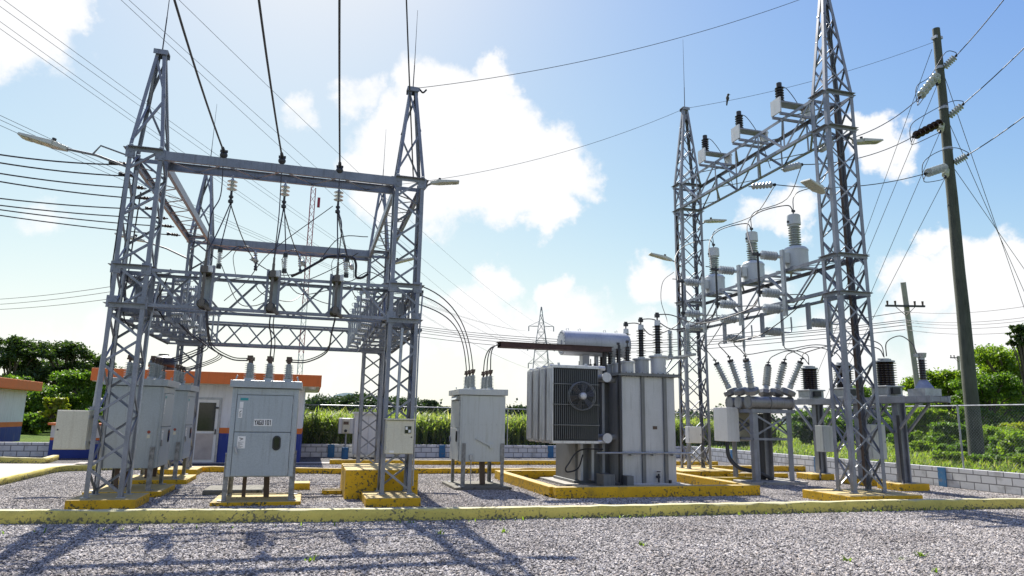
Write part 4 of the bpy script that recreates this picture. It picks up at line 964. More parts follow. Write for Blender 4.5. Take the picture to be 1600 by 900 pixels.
def hillmesh(D, px0, px1, hpx, n=60, seed=1):
    mb = MB(); rr = np.random.default_rng(seed); vs = []; ph = rr.uniform(0, 6, 6)
    for i in range(n+1):
        t = i/n; p = fd(px0+(px1-px0)*t, 655, D); h = hpx*D/F*(sin(pi*t)**.6)*(.72+.16*sin(5*t+ph[0])+.08*sin(13*t+ph[1])+.04*sin(31*t+ph[2]))
        q = V((p.x, p.y, 0)); nn = V((FW.x, FW.y, 0)).normalized()
        for (k, hh) in ((-D*.12, -2), (-D*.05, h*.55), (0, h), (D*.15, h*.6), (D*.3, -2)): vs.append(q+nn*k+V((0, 0, hh)))
    fs = [(i*5+j, i*5+j+1, i*5+5+j+1, i*5+5+j) for i in range(n) for j in range(4)]
    return mb.add(vs, fs, True)
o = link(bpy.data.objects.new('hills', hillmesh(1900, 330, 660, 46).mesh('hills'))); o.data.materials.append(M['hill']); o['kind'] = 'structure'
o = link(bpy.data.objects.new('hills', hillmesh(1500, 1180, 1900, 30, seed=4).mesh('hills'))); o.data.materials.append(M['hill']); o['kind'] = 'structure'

# ------------------------------------------------------------------ kerbs
def kerb(label, pts, w=.22, h=.19, m='yelpale', step=.22):
    P = [V((*p, 0)) for p in pts]; S_ = []
    for a, b in zip(P, P[1:]):
        n = max(1, int((b-a).length/step)); S_ += [a.lerp(b, i/n) for i in range(n)]
    S_.append(P[-1]); mb = MB(); vs = []; rr = np.random.default_rng(len(label))
    prof = [(-w/2, -.05), (-w/2, h*.5), (-w/2+.006, h-.025), (-w/2+.028, h), (w/2-.028, h), (w/2-.006, h-.025), (w/2, -.05)]
    for i, p in enumerate(S_):
        d = (S_[min(i+1, len(S_)-1)]-S_[max(i-1, 0)]).normalized(); nr = V((-d.y, d.x, 0))
        j1, j2 = rr.normal(0, .004), rr.normal(0, .003)
        for (x, z) in prof: vs.append(p+nr*(x+j1+rr.normal(0, .0022))+V((0, 0, z+j2+(rr.normal(0, .0022) if z > 0 else 0))))
    k = len(prof); fs = [(i*k+j, i*k+j+1, (i+1)*k+j+1, (i+1)*k+j) for i in range(len(S_)-1) for j in range(k-1)]
    fs += [tuple(range(k)), tuple(reversed(range((len(S_)-1)*k, len(S_)*k)))]
    mb.add(vs, fs, True); c = tuple(P[0]); return single('kerb', mb, m, label, 'kerb', None, c)
def arc(cx, cy, r, a0, a1, n=8): return [(cx+r*cos(radians(a0+(a1-a0)*i/n)), cy+r*sin(radians(a0+(a1-a0)*i/n))) for i in range(n+1)]
kerb('long pale yellow kerb with flaking paint running across the whole front of the yard', [(-9, 12.9), (-4.23, 12.2), (-1.61, 11.89), (.26, 11.64), (3.33, 11.49), (5.64, 11.43), (11.2, 11.44), (14.3, 11.28), (24, 11.1)])
kerb('pale yellow kerb bending round the gravel at the far left behind the cream box', [(-6.45, 13.5), (-6.55, 17.5), (-6.62, 21.5)] + arc(-5.9, 21.8, .7, 180, 90)[1:] + [(-4.2, 22.5)], h=.16)
kerb('yellow kerb behind the cabinets, the nearer of the two rear kerbs', [(-3.6, 20.95+.9), (.9, 20.75), (9.7, 20.6)], h=.16, m='yel')
kerb('yellow kerb before the cane field, the farther of the two rear kerbs', [(.75, 24.8), (3.86, 24.45), (9.25, 24.3), (15.2, 23.9)], h=.16, m='yel')
kerb('short yellow kerb by the small hut at the far left', [(-13, 26.3), (-9.5, 25.95), (-7.95, 25.4), (-8.2, 27.2)], h=.17, m='yelpale')
kerb('yellow kerb behind the circuit breaker running up to the block wall', [(10.9, 21.2), (16.6, 20.7)], h=.2, m='yel')
kerb('short low yellow kerb between circuit breaker and stand', [(12.2, 18.7), (14.1, 18.4)], h=.14, m='yel')
kerb('yellow kerb stub between the transformer bund and the far lattice column', [(10.3, 17.4), (12.2, 17.2)], h=.14, m='yel')

# ------------------------------------------------------------------ walls, fence
wt = thing('block_wall', 'low white painted block wall with blue pilasters along the right edge of the yard', 'wall', (17, 18, 0))
part('wall', MB().box(16.92, 2, -.05, 17.1, 29.0, .53), 'block', wt, bevel=.008)
p_ = MB()
for y in (5.4, 10.4, 15.45, 20.4, 25.4): p_.box(16.885, y-.12, -.04, 16.917, y+.12, .525)
part('pilaster', p_, 'blue', wt)
wt = thing('block_wall', 'low white painted block wall before the cane field at the back of the yard', 'wall', (2, 29, 0))
part('wall', MB().box(-11.28, 29.0, -.05, 17.1, 29.17, .51), 'block', wt, bevel=.008)
p_ = MB()
for x in (-8.4, .9, 5.4, 10.2, 14.6): p_.box(x-.13, 28.965, -.04, x+.13, 28.997, .505)
part('pilaster', p_, 'blue', wt)
def fence(label, a, b, h0, h1, pitch, mesh=True):
    a, b = V(a), V(b); d = (b-a); Ln = d.length; d.normalize(); t = thing('chain_link_fence', label, 'fence', tuple(a))
    n = round(Ln/5.0)
    for i in range(n+1):
        p = a+d*(Ln*i/n); part('post', MB().cyl((p.x, p.y, h0-.1), (p.x, p.y, h1+.03), .024, n=8), 'galv', t)
    part('top_rail', MB().cyl(V((a.x, a.y, h1)), V((b.x, b.y, h1)), .019, n=8), 'galv', t)
    mb = MB(); H = h1-h0
    k = -H
    while k < Ln:
        for s in (0, 1):
            x0, z0, x1, z1 = k, h0, k+H, h1
            if x0 < 0: z0 = h0-x0; x0 = 0
            if x1 > Ln: z1 = h1-(x1-Ln); x1 = Ln
            if s: z0, z1 = h1-(z0-h0), h1-(z1-h0)
            o = V((-d.y, d.x, 0))*(.002 if s else -.002)
            p, q = a+d*x0+o, a+d*x1+o; p.z, q.z = z0, z1
            e = V((0, 0, .0011)); w_ = V((-d.y, d.x, 0))*.0011
            mb.add([p-e-w_, p-e+w_, p+e, q-e-w_, q-e+w_, q+e], [(0, 1, 4, 3), (1, 2, 5, 4), (2, 0, 3, 5)])
        k += pitch
    part('mesh', mb, 'galv', t); return t
fence('chain-link fence with top rail standing on the right-hand white block wall', (17.0, 5.4, .53), (17.0, 29, .53), .54, 2.2, .085)
fence('chain-link fence with top rail on the back wall in front of the cane', (-.5, 29.1, .5), (17, 29.1, .5), .52, 2.05, .12)

# ------------------------------------------------------------------ buildings
cb = thing('control_building', 'white control building with orange roof edge, orange stripe and blue dado behind the gantry', 'building', (-3.3, 25.5, 0))
part('wall', MB().box(-6.35, 25.5, 0, -.25, 31.0, 2.615), 'wall', cb)
rf = part('roof', MB().box(-6.85, 24.98, 2.62, .30, 31.5, 3.02), 'orange', cb, bevel=.015)
part('soffit', MB().box(-6.8, 25.03, 2.60, .25, 31.45, 2.619), 'cream', rf); part('soffit_light', MB().cyl((.02, 25.2, 2.6), (.02, 25.2, 2.53), .12, .09, 14), 'white', cb)
dr = part('door', MB().box(-3.72, 25.44, .03, -3.0, 25.498, 2.1), 'white', cb, bevel=.006)
part('panel', MB().box(-3.63, 25.425, .12, -3.09, 25.438, .98), 'slab', dr); part('pane', MB().box(-3.62, 25.425, 1.06, -3.09, 25.438, 2.0), 'glass', dr)
part('frame', MB().box(-3.79, 25.46, .03, -3.722, 25.498, 2.17).box(-2.998, 25.46, .03, -2.93, 25.498, 2.17).box(-3.72, 25.46, 2.102, -3.0, 25.498, 2.17), 'galv', dr)
part('closer', MB().box(-3.12, 25.4, 1.8, -3.0, 25.439, 1.86).box(-3.06, 25.39, .95, -3.02, 25.439, 1.12), 'dark', dr)
wtk = thing('water_tank', 'flat black plastic water tank on the control building roof', 'water tank', (-5.1, 26.6, 3.02))
part('drum', MB().lathe((-5.1, 26.6, 3.025), (0, 0, 1), [(.42, 0), (.45, .08), (.43, .16), (.46, .2), (.46, .32), (.43, .36), (.40, .50), (.2, .58)], 28), 'black', wtk); part('lid', MB().cyl((-5.1, 26.6, 3.605), (-5.1, 26.6, 3.66), .17, n=18), 'black', wtk)
l2 = thing('guard_house', 'small white building with orange roof edge and blue dado cut by the left border', 'building', (-13.5, 28.2, 0))
part('wall', MB().box(-18, 28.2, 0, -11.3, 33, 2.43), 'wall', l2); part('roof', MB().box(-18.4, 27.75, 2.435, -10.9, 33.4, 2.80), 'orange', l2, bevel=.012)
wn = part('window', MB().box(-13.5, 28.17, 1.05, -12.1, 28.198, 1.85), 'white', l2); lo = MB()
for i in range(8): lo.hexa([(-13.45, 28.13, 1.08+i*.093), (-12.15, 28.13, 1.08+i*.093), (-12.15, 28.169, 1.11+i*.093), (-13.45, 28.169, 1.11+i*.093), (-13.45, 28.13, 1.09+i*.093), (-12.15, 28.13, 1.09+i*.093), (-12.15, 28.169, 1.12+i*.093), (-13.45, 28.169, 1.12+i*.093)])
part('louvre', lo, 'galv', wn)
ht = thing('meter_hut', 'waist-high hut in white, orange and blue beside the cream box at the left', 'hut', (-8.9, 29.0, 0))
part('wall', MB().box(-8.75, 28.2, 0, -6.95, 28.95, 1.14), 'hut', ht); part('roof', MB().box(-8.85, 28.1, 1.142, -6.85, 28.96, 1.22), 'orange', ht, bevel=.01)
part('hatch', MB().box(-8.1, 28.17, .75, -7.5, 28.198, 1.08), 'white', ht)
for i, (px, py) in enumerate(((845, 715), (878, 716))):
    c = gz(px, py); single('paving_slab', MB().box(-.45, -.4, 0, .45, .4, .08), 'conc', ('loose grey paving slab lying before the back wall, left one of the pair', 'loose grey paving slab lying before the back wall, right one nearer the transformer')[i], 'slab', None, tuple(c), bevel=.01)

# ------------------------------------------------------------------ LED yard lamps
def lamp(label, base, head, yaw, tilt=.12, arm2=False, scale=1.0):
    base, head = V(base), V(head); t = thing('yard_lamp', label, 'lamp', tuple(base), 'yard lamps on the gantries')
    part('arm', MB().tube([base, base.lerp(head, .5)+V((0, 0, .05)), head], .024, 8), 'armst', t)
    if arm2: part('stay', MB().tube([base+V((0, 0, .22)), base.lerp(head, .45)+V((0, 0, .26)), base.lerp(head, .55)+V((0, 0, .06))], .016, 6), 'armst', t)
    x = V((cos(yaw), sin(yaw), tilt)).normalized(); y = V((-sin(yaw), cos(yaw), 0)); z = x.cross(y)
    def P(a, b, c): return head+x*(a*scale)+y*(b*scale)+z*(c*scale)
    hd = MB().hexa([P(-.06, -.05, -.03), P(.16, -.12, -.035), P(.16, .12, -.035), P(-.06, .05, -.03), P(-.06, -.05, .04), P(.16, -.11, .055), P(.16, .11, .055), P(-.06, .05, .04)])
    hd.hexa([P(.161, -.14, -.03), P(.72, -.125, -.02), P(.72, .125, -.02), P(.161, .14, -.03), P(.161, -.13, .055), P(.71, -.115, .022), P(.71, .115, .022), P(.161, .13, .055)])
    h = part('housing', hd, 'lampw', t, bevel=.006)
    ln = MB()
    for i in range(3):
        for j in (-1, 1): ln.hexa([P(.22+i*.16, j*.06-.045, -.034), P(.34+i*.16, j*.06-.045, -.032), P(.34+i*.16, j*.06+.045, -.032), P(.22+i*.16, j*.06+.045, -.034), P(.22+i*.16, j*.06-.045, -.026), P(.34+i*.16, j*.06-.045, -.024), P(.34+i*.16, j*.06+.045, -.024), P(.22+i*.16, j*.06+.045, -.026)])
    part('lens', ln, 'lens', h)
    part('photocell', MB().cyl(P(.2, 0, .05), P(.2, 0, .13), .035*scale, n=12), 'dark', h); return t
lamp('slim yard lamp on a long arm reaching left from the front left gantry column', (-3.66, 13.9, 6.22), av(100, 232, 14.0), radians(180), .22, True, 1.05)
lamp('stubby yard lamp on the right of the front right gantry column', (2.0, 14.2, 6.45), av(676, 286, 14.1), radians(-8), .1, False, .8)
lamp('yard lamp on the right-hand side of the tall lattice column, tilted upward', (12.15, 12.9, 8.55), av(1336, 222, 12.95), radians(-5), .12)
lamp('yard lamp facing the camera side of the tall lattice column, left face', (11.3, 12.6, 7.05), au(1285, 300, 11.15), radians(200), .18)
lamp('yard lamp on the right of the far portal column, upper one', (12.2, 19.8, 8.05), av(1103, 346, 19.7), radians(-5), .1)
lamp('yard lamp low on the left of the far portal column', (11.4, 19.6, 6.65), av(1047, 406, 19.6), radians(170), .25)
lamp('yard lamp half hidden behind the front right gantry column, on the rear one', (1.95, 20.9, 6.0), av(612, 412, 21.0), radians(-10), .3)
lamp('yard lamp half hidden behind the front left gantry column, on the rear one', (-3.6, 20.9, 5.95), av(222, 376, 21.2), radians(175), .2)

# ------------------------------------------------------------------ wooden line pole on the right, far poles and masts
def rodpoints(px, y): return av(px[0], px[1], y)
pb, pt = V((20.03, 17, .4)), V((20.27, 17, 15.4))
wp = thing('utility_pole', 'tall grey-green wooden utility pole behind the right-hand block wall', 'utility pole', tuple(pb))
part('shaft', MB().tube([pb.lerp(pt, i/12)+V((.012*sin(i*2.1), 0, 0)) for i in range(13)], .2, 20), 'pole', wp)
sh = wp.children[0]
for vx in sh.data.vertices:
    k = (vx.co.z)/15.0; cx_ = pt.x-pb.x; c = V((cx_*k, 0)) if False else None
    vx.co.x = cx_*k+(vx.co.x-cx_*k)*(1.12-.52*k); vx.co.y *= (1.12-.52*k)
part('pole_band', MB().cyl(pb.lerp(pt, .70)-V((0, 0, .05)), pb.lerp(pt, .70)+V((0, 0, .05)), .16, n=18).cyl(pb.lerp(pt, .80)-V((0, 0, .05)), pb.lerp(pt, .80)+V((0, 0, .05)), .15, n=18).cyl(pb.lerp(pt, .90)-V((0, 0, .05)), pb.lerp(pt, .90)+V((0, 0, .05)), .145, n=18).box(pt.x-.15, 16.9, 15.0, pt.x+.15, 17.1, 15.1), 'galv', wp)
def xpole(label, px, ptop, pbase, D, r, m, arm=None, leanpx=None, z0=.4):
    top = fd(px, ptop, D); b = fd(leanpx or px, pbase, D); b.z = z0; t = thing('utility_pole', label, 'utility pole', tuple(b))
    part('shaft', MB().tube([b, b.lerp(top, .5), top], r, 12), m, t)
    if arm:
        for (dz, w) in arm:
            c = top-V((0, 0, dz)); e = RT.copy(); e.z = 0; e.normalize(); o = part('crossarm', MB().bar(c-e*w, c+e*w, .12, .12), 'dark', t)
            ii = MB()
            for q in (-.9, -.5, .5, .9): ii.cyl(c+e*(w*q)+V((0, 0, .06)), c+e*(w*q)+V((0, 0, .32)), .05, .07, 8)
            ii.bar(c+e*(w*.5)-V((0, 0, .05)), c-V((0, 0, w*.5)), .03, .03).bar(c-e*(w*.5)-V((0, 0, .05)), c-V((0, 0, w*.5)), .03, .03); part('pin_insulator', ii, 'brownm', o)
    return t
cp = xpole('leaning grey concrete pole with one crossarm and a bundle of lines', 1411, 441, 700, 44, .165, 'cpole', [(1.55, 1.25)], 1447)
xpole('distant thin pole with a short crossarm seen left of the wooden pole', 1497, 556, 690, 85, .16, 'cpole', [(.25, 1.0)], 1506)
def tower(label, px, pbase, ptop, D, hw, arms, m='steel', name='transmission_tower', cat='tower'):
    b = fd(px, pbase, D); b.z = .4; top = fd(px, ptop, D); e = V((RT.x, RT.y, 0)).normalized(); n = V((FW.x, FW.y, 0)).normalized(); H = top.z-b.z
    t = thing(name, label, cat, tuple(b)); mb = MB(); L4 = lambda i, j, z: b+V((0, 0, z))+(e*i+n*j)*(hw*max(.05, 1-z/H*.80) if z < H*.62 else hw*max(.03, .504*(1-(z/H-.62)/.39)))
    lv = [0, .16, .3, .42, .52, .62, .70, .78, .86, .93, 1.0]; w = max(.05, hw*.028)
    for z0, z1 in zip(lv, lv[1:]):
        for i in (-1, 1):
            for j in (-1, 1): mb.bar(L4(i, j, z0*H), L4(i, j, z1*H), w*1.4, w*1.4)
        for j in (-1, 1):
            mb.bar(L4(-1, j, z0*H), L4(1, j, z1*H), w*.8, w*.8).bar(L4(1, j, z0*H), L4(-1, j, z1*H), w*.8, w*.8).bar(L4(j, -1, z0*H), L4(j, 1, z1*H), w*.8, w*.8).bar(L4(j, 1, z0*H), L4(j, -1, z1*H), w*.8, w*.8)
            mb.bar(L4(-1, j, z1*H), L4(1, j, z1*H), w*.8, w*.8)
    part('mast', mb, m, t); ends = []
    for (zz, half) in arms:
        am = MB()
        for s in (-1, 1):
            tip = b+V((0, 0, zz*H))+e*(half*s); ends.append(tip)
            am.bar(L4(s, -1, zz*H), tip, w, w).bar(L4(s, 1, zz*H), tip, w, w).bar(L4(s, 0, zz*H+1.2), tip, w, w).cyl(tip, tip-V((0, 0, 1.2)), .12, n=6)
        part('crossarm', am, m, t)
    return ends
TE = tower('distant steel transmission tower with three pairs of arms above the radiators', 844, 690, 473, 160, 3.0, [(.51, 3.0), (.66, 3.2), (.83, 3.0)])
def cellmast(label, px, ptop, D):
    b = fd(px, 690, D); b.z = .4; top = fd(px, ptop, D); H = top.z-b.z; t = thing('telecom_mast', label, 'mast', tuple(b)); w = .27
    for k in range(10):
        mb = MB(); z0, z1 = H*.96*k/10, H*.96*(k+1)/10; P = lambda a, z: b+V((w*cos(a), w*sin(a), z))
        for a in (0, 2.09, 4.19): mb.cyl(P(a, z0), P(a, z1), .042, n=5)
        q = int((z1-z0)/.7)
        for i in range(q):
            for a in (0, 2.09, 4.19): mb.bar(P(a, z0+(z1-z0)*i/q), P(a+2.09, z0+(z1-z0)*(i+1)/q), .028, .028)
        part('lattice_section', mb, 'mast' if k % 2 or k > 5 else 'leg_w', t)
    part('antenna', MB().cyl(b+V((0, 0, H*.96)), b+V((0, 0, H*1.03)), .05, .02, 6).ball(b+V((0, 0, H*.99)), .16, 8, 6).box(b.x+.5, b.y-.1, b.z+H*.88, b.x+.75, b.y+.1, b.z+H*.92), 'mast', t)
cellmast('slender red and white telecom mast rising behind the left gantry', 459, 250, 60)
# ------------------------------------------------------------------ conductors
G1 = 'thick conductors dropping from the sky to the gantry'
ci = 0
for (px, bx, by, nm) in ((283, 350, 238, 'left'), (410, 441, 247, 'middle'), (532, 531, 262, 'right')):
    a = av(bx, by, 13.84); b = av(px, 0, 9.6); far = a + (b-a)*2.2
    cable(f'thick dark conductor dropping from the sky to the front top beam, {nm} of three', sag(a, far, .25), .018, name='overhead_conductor', cat='conductor', group=G1)
    cl = thing('dead_end_clamp', f'dark clamp where the {nm} thick conductor meets the front top beam', 'clamp', tuple(a)); d = (b-a).normalized()
    part('body', MB().cyl(a-d*.05, a+d*.18, .045, .03, 10).ball(a-V((0, 0, .06)), .075, 10, 7).bar(a+V((-.07, 0, .02)), a+V((.07, 0, .02)), .03, .05).cyl(a, V((a.x, 13.87, 6.42)), .02, n=6), 'dark', cl)
    # down-leads from the beam to the switches
    e = V(IS[ci]['end']); sx_ = (-2.05, -.86, .32)[ci]; s0 = V((sx_, Y0-hs-.38, 4.58))
    cable(f'pair-lead hanging from the {nm} white insulator to its hook-stick switch', sag(e, s0, .06), .013, group='leads between insulators and switches')
    cable(f'lead from the {nm} arrester top up to the white insulator', sag(e+V((.02, 0, 0)), V((sx_+.18, Y0-hs-.03, 4.8)), .0), .011, group='leads between insulators and switches')
    cable(f'long jumper from the {nm} clamp straight down to its switch', spline([a+V((0, 0, -.1)), a+V((.03, -.08, -.9)), V((sx_+.02, Y0-hs-.42, 5.3)), V((sx_, Y0-hs-.4, 4.6))]), .011, group='leads between insulators and switches')
    # inline suspension links and the sagging bus behind
    r0 = V((e.x+.25+.1*ci, 17.2, 5.35)); r1 = V((e.x+.6+.15*ci, 20.3, 6.0))
    cable(f'slanting lead from the {nm} white insulator back into the gantry', sag(e, r0, .10), .012, group='leads inside the gantry')
    strain(f'small pale inline insulator hanging inside the gantry, {nm} of three', r0, (r1-r0+V((0, 0, -.5))), 4, .06, 'porcw', .075, 'inline insulators inside the gantry', tail=.12, link_in=.04)
    strain(f'small dark-tipped fuse insulator inside the gantry near the rear beam, {nm} of three', V((e.x+.0+.2*ci, 20.5, 6.28)), (.1, -.3, -1), 5, .055, 'porcw', .075, 'fuse insulators under the rear beam', tail=.22, link_in=.05)
    cable(f'thin loop of wire curling up beside the {nm} inline insulator', spline([r0+V((-.35, .2, -.5)), r0+V((-.45, .1, .05)), r0+V((-.2, 0, .28)), r0+V((.05, 0, .1)), r0+V((.1, .1, -.3))]), .008, group='thin loops inside the gantry')
    cable(f'sagging lead low inside the gantry, {nm} of three', spline([r0+V((0, .2, -.4)), V((r0.x+.25, 17.5, 4.55)), V((r0.x+.9, 18.2, 4.5)), V((r0.x+1.3, 19.0, 5.0))]), .011, group='leads inside the gantry')
    ci += 1
cable('thick black insulated cable bending across the gantry in front of the rear beam', spline([av(455, 432, 18), av(470, 425, 18), av(500, 408, 18), av(515, 401, 18), av(548, 402, 18), av(556, 412, 18), av(556, 432, 18), av(565, 434, 18), av(575, 428, 18)]), .035, 'rubber')
for i, pts in enumerate((((390, 405), (440, 430), (490, 415), (530, 372), (575, 370)), ((330, 398), (345, 405), (372, 385), (390, 395)), ((440, 405), (460, 440), (510, 425), (560, 395)), ((520, 430), (545, 440), (575, 425), (600, 435)), ((395, 470), (440, 440), (470, 460), (520, 452)), ((350, 470), (385, 440), (425, 392), (520, 322)), ((345, 412), (370, 470), (395, 478), (420, 470)))):
    cable(('long sagging wire crossing the gantry in front of the rear beam', 'short curled wire at the left end of the rear beam', 'sagging wire between the middle and right switches', 'drooping wire at the right end of the rear beam', 'low wire behind the front lattice beam between two switches', 'long diagonal wire from the left switch to the right white insulator', 'drooping wire right of the left switch')[i], spline([av(x, y, 16.5+.3*i) for x, y in pts]), .011)
# left: eight service lines dead-ended on the outer face of the left top beam
lw = [(232, 243, 14.3), (245, 270, 15.0), (262, 292, 15.8), (275, 310, 16.6), (302, 332, 17.4), (313, 343, 18.2), (320, 352, 19.0), (329, 363, 19.9)]
names = ['uppermost', 'second', 'third', 'fourth', 'fifth', 'sixth', 'seventh', 'lowest']
for i, (yl, yr, yy) in enumerate(lw):
    a = V((X0-hs-.08, yy, 6.40)); b = gz(0, yl, 6.15); far = a+(b-a)*1.6
    cable(f'dark line running left from the side beam of the gantry, {names[i]} of eight', sag(a, far, .12), .014, name='overhead_conductor', cat='conductor', group='lines leaving the gantry to the left')
    d = (b-a).normalized(); st = strain(f'small dark strain insulator on the left side beam, {names[i]} of eight', a+d*.02, d, 3, .045, 'brownm', .06, 'strain insulators on the left side beam', tail=.1, link_in=.05)
# low thin lines at far left
for i, (ya, yb) in enumerate(((466, 448), (474, 456), (481, 467))):
    cable(f'faint distant line at the far left above the trees, {("top", "middle", "bottom")[i]} of three', sag(fd(-60, ya+4, 30), fd(172, yb, 24), .1), .009, 'wire', 'overhead_conductor', 'conductor', 'faint lines at the far left')
# long-span conductors from the distant tower passing overhead at top left
spans = [((27, 0), 0), ((42, 0), 0), ((75, 0), 2), ((93, 0), 2), ((0, 110), 4), ((0, 118), 4), ((0, 128), 4), ((258, 0), 1), ((272, 0), 3), ((345, 0), 5)]
spn = ['first', 'second', 'third', 'fourth', 'fifth', 'sixth', 'seventh', 'eighth', 'ninth', 'tenth']
for i, ((px, py), k) in enumerate(spans):
    b = gz(px, py, 21 if py == 0 else 16); a = TE[k]+V((0, 0, -1.2)); far = a+(b-a)*1.25
    dirn = (b-a); 
    cable(f'thin span from the top left sky to the distant tower, {spn[i]} from the left', sag(a, far, 3.0, 40), .011, 'wire', 'overhead_conductor', 'conductor', 'long spans to the distant tower', 5)
# shield wires between peaks
FRp, RFp, RBp, BRp = V((X1, Y0, 8.78)), V((11.725, 12.8, 12.4)), V((11.80, 19.72, 12.36)), V((X1, Y1, 8.78))
cable('thin shield wire from the front right gantry peak to the tall column peak', sag(FRp, RFp, .35, 24), .0065, 'wire', 'shield_wire', 'wire')
cable('thin shield wire from the rear gantry peak to the far portal peak', sag(BRp, RBp, .45, 24), .0065, 'wire', 'shield_wire', 'wire')
cable('thin shield wire from the far portal peak to the wooden pole, carrying a bird', sag(RBp, pt-V((.1, 0, .5)), .25, 24), .0065, 'wire', 'shield_wire', 'wire')
FLp = V((X0, Y0, 8.78)); 
p = RBp.lerp(pt-V((.1, 0, .5)), .17)-V((0, 0, .14))
bd = thing('bird', 'small dark bird perched on the shield wire near the far portal peak', 'bird', tuple(p))
part('body', MB().ball(p+V((0, 0, .1)), .07, 12, 8, (.8, .8, 1.5)).ball(p+V((.02, -.02, .22)), .045, 10, 7).cyl(p+V((.05, -.03, .22)), p+V((.10, -.05, .215)), .012, .002, 6).hexa([p+V((-.03, .0, .03)), p+V((.03, .0, .03)), p+V((.03, .04, .03)), p+V((-.03, .04, .03)), p+V((-.02, .06, -.14)), p+V((.02, .06, -.14)), p+V((.02, .08, -.14)), p+V((-.02, .08, -.14))][4:]+[p+V((-.03, .0, .03)), p+V((.03, .0, .03)), p+V((.03, .04, .03)), p+V((-.03, .04, .03))]), 'birdm', bd)
cable('hooked fitting wire at the front right gantry peak', spline([FRp, FRp+V((.12, 0, .02)), FRp+V((.22, 0, -.06)), FRp+V((.30, 0, .02))]), .02, 'dark', 'wire_fitting', 'fitting')
cable('second conductor passing beside the front right gantry peak into the sky', sag(V((X1+.1, Y0, 6.7)), V((X1+.1, Y0, 6.7))+(av(636, 0, 11.5)-V((X1+.1, Y0, 6.7)))*1.9, .15), .014, name='overhead_conductor', cat='conductor')
# wooden pole: insulators and conductors
lev = [13.77, 11.95, 10.3]
rt = [(1495, 86, 1560, 0), (1506, 162, 1600, 65), (1514, 241, 1600, 172)]
QL = []
lf = [(1437, 152), (1428, 213), (1447, 271)]
anch = [V((12.2, 13.9, 8.62)), V((12.2, 15.4, 8.62)), V((12.2, 16.9, 8.62))]
for i in range(3):
    nm = ('top', 'middle', 'bottom')[i]; c = pb.lerp(pt, (lev[i]-.4)/15.0)
    tip = av(rt[i][0], rt[i][1], 16.6); d = (tip-c); s0 = c+d.normalized()*.12
    st = strain(f'white insulator string on the right of the wooden pole, {nm} of three', s0, d, 6, .125, 'porc', (d.length-.26)/6, 'insulator strings on the wooden pole', tail=.08, link_in=.05)
    far = tip+(av(rt[i][2], rt[i][3], 14.0)-tip)*2.5
    cable(f'dark conductor leaving the wooden pole to the upper right, {nm} of three', sag(tip, far, .2), .016, name='overhead_conductor', cat='conductor', group='conductors at the wooden pole')
    tl = av(lf[i][0], lf[i][1], 16.7); d2 = tl-c; s0 = c+d2.normalized()*.14
    n = 6
    st = strain(('double grey insulator string on the left of the wooden pole, top one', 'nearly black insulator string on the left of the wooden pole, middle one', 'grey insulator string on the left of the wooden pole, bottom one')[i], s0, d2, n, .145, 'porc' if i != 1 else 'porcb', (d2.length-.30)/n, 'insulator strings on the wooden pole', tail=.14, link_in=.1)
    d3 = V((d2.x*.55, d2.y-.2, d2.z-.45)); s1 = c+V((-.15, 0, -.12))
    st = strain(f'second white insulator string hanging lower on the left of the wooden pole, {nm} one', s1, d3, 4, .11, 'porcw', .1, 'insulator strings on the wooden pole', tail=.12, link_in=.06)
    q = V(st['end']); QL.append(q)
    cable(f'jumper loop round the wooden pole joining its {nm} left and right strings', spline([tl, tl+V((-.25, -.1, -.25)), tl+V((-.3, -.2, .25)), tl+V((.15, -.35, .62)), c+V((-.1, -.35, .5)), tip+V((-.2, -.1, .02)), tip]), .013, group='jumper loops on the wooden pole')
    cable(f'short loop joining two strings left of the wooden pole, {nm} of three', spline([tl, tl+V((-.1, 0, -.3)), q+V((-.25, 0, -.12)), q]), .013, group='jumper loops on the wooden pole')
    a = anch[i]; dd = (tl-a).normalized()
    st = strain(f'grey strain insulator under the portal beam facing the wooden pole, {("nearest the tall column", "middle one", "farthest from the tall column")[i]}', a, dd*-1+V((-.0, 0, -.05)) if False else dd, 6, .10, 'porc', .12, 'strain insulators under the portal beam', tail=.12)
    e = V(st['end'])
    cable(f'conductor from the wooden pole to the portal beam, {nm} of three', sag(tl, e, .25), .014, name='overhead_conductor', cat='conductor', group='conductors at the wooden pole')
    vy = (14.5, 16.3, 18.25)[i]
    cable(f'purple-black lead from the portal beam down to the white transformer, {("nearest the tall column", "middle one", "by the far column")[i]}', spline([e, V((e.x-.3, (e.y+vy)/2, 8.0)), V((11.9, vy, 7.6)), V((11.78, vy, 7.12))]), .012, group='leads on the portal')
    cable(f'arched lead from the head of the white transformer, {("nearest the tall column", "middle one", "by the far column")[i]}', spline([V((11.78, vy, 7.12)), V((11.65, vy+.1, 7.28)), V((11.3, vy+.8, 7.25)), V((10.75, vy+.55, 6.75)), V((10.38, (14.35, 16.22, 18.05)[i], 5.83))]), .014, group='leads on the portal')
    cable(f'curved thin lead from the black roof arrester over the portal beam, {("nearest the tall column", "middle one", "by the far column")[i]}', spline([V((11.33, (14.19, 15.99, 17.79)[i], 10.42)), V((11.6, (14.19, 15.99, 17.79)[i], 10.35)), V((12.0, (14.19, 15.99, 17.79)[i], 9.8)), V((12.15, (14.19, 15.99, 17.79)[i]-.2, 8.8))]), .01, group='leads on the portal')
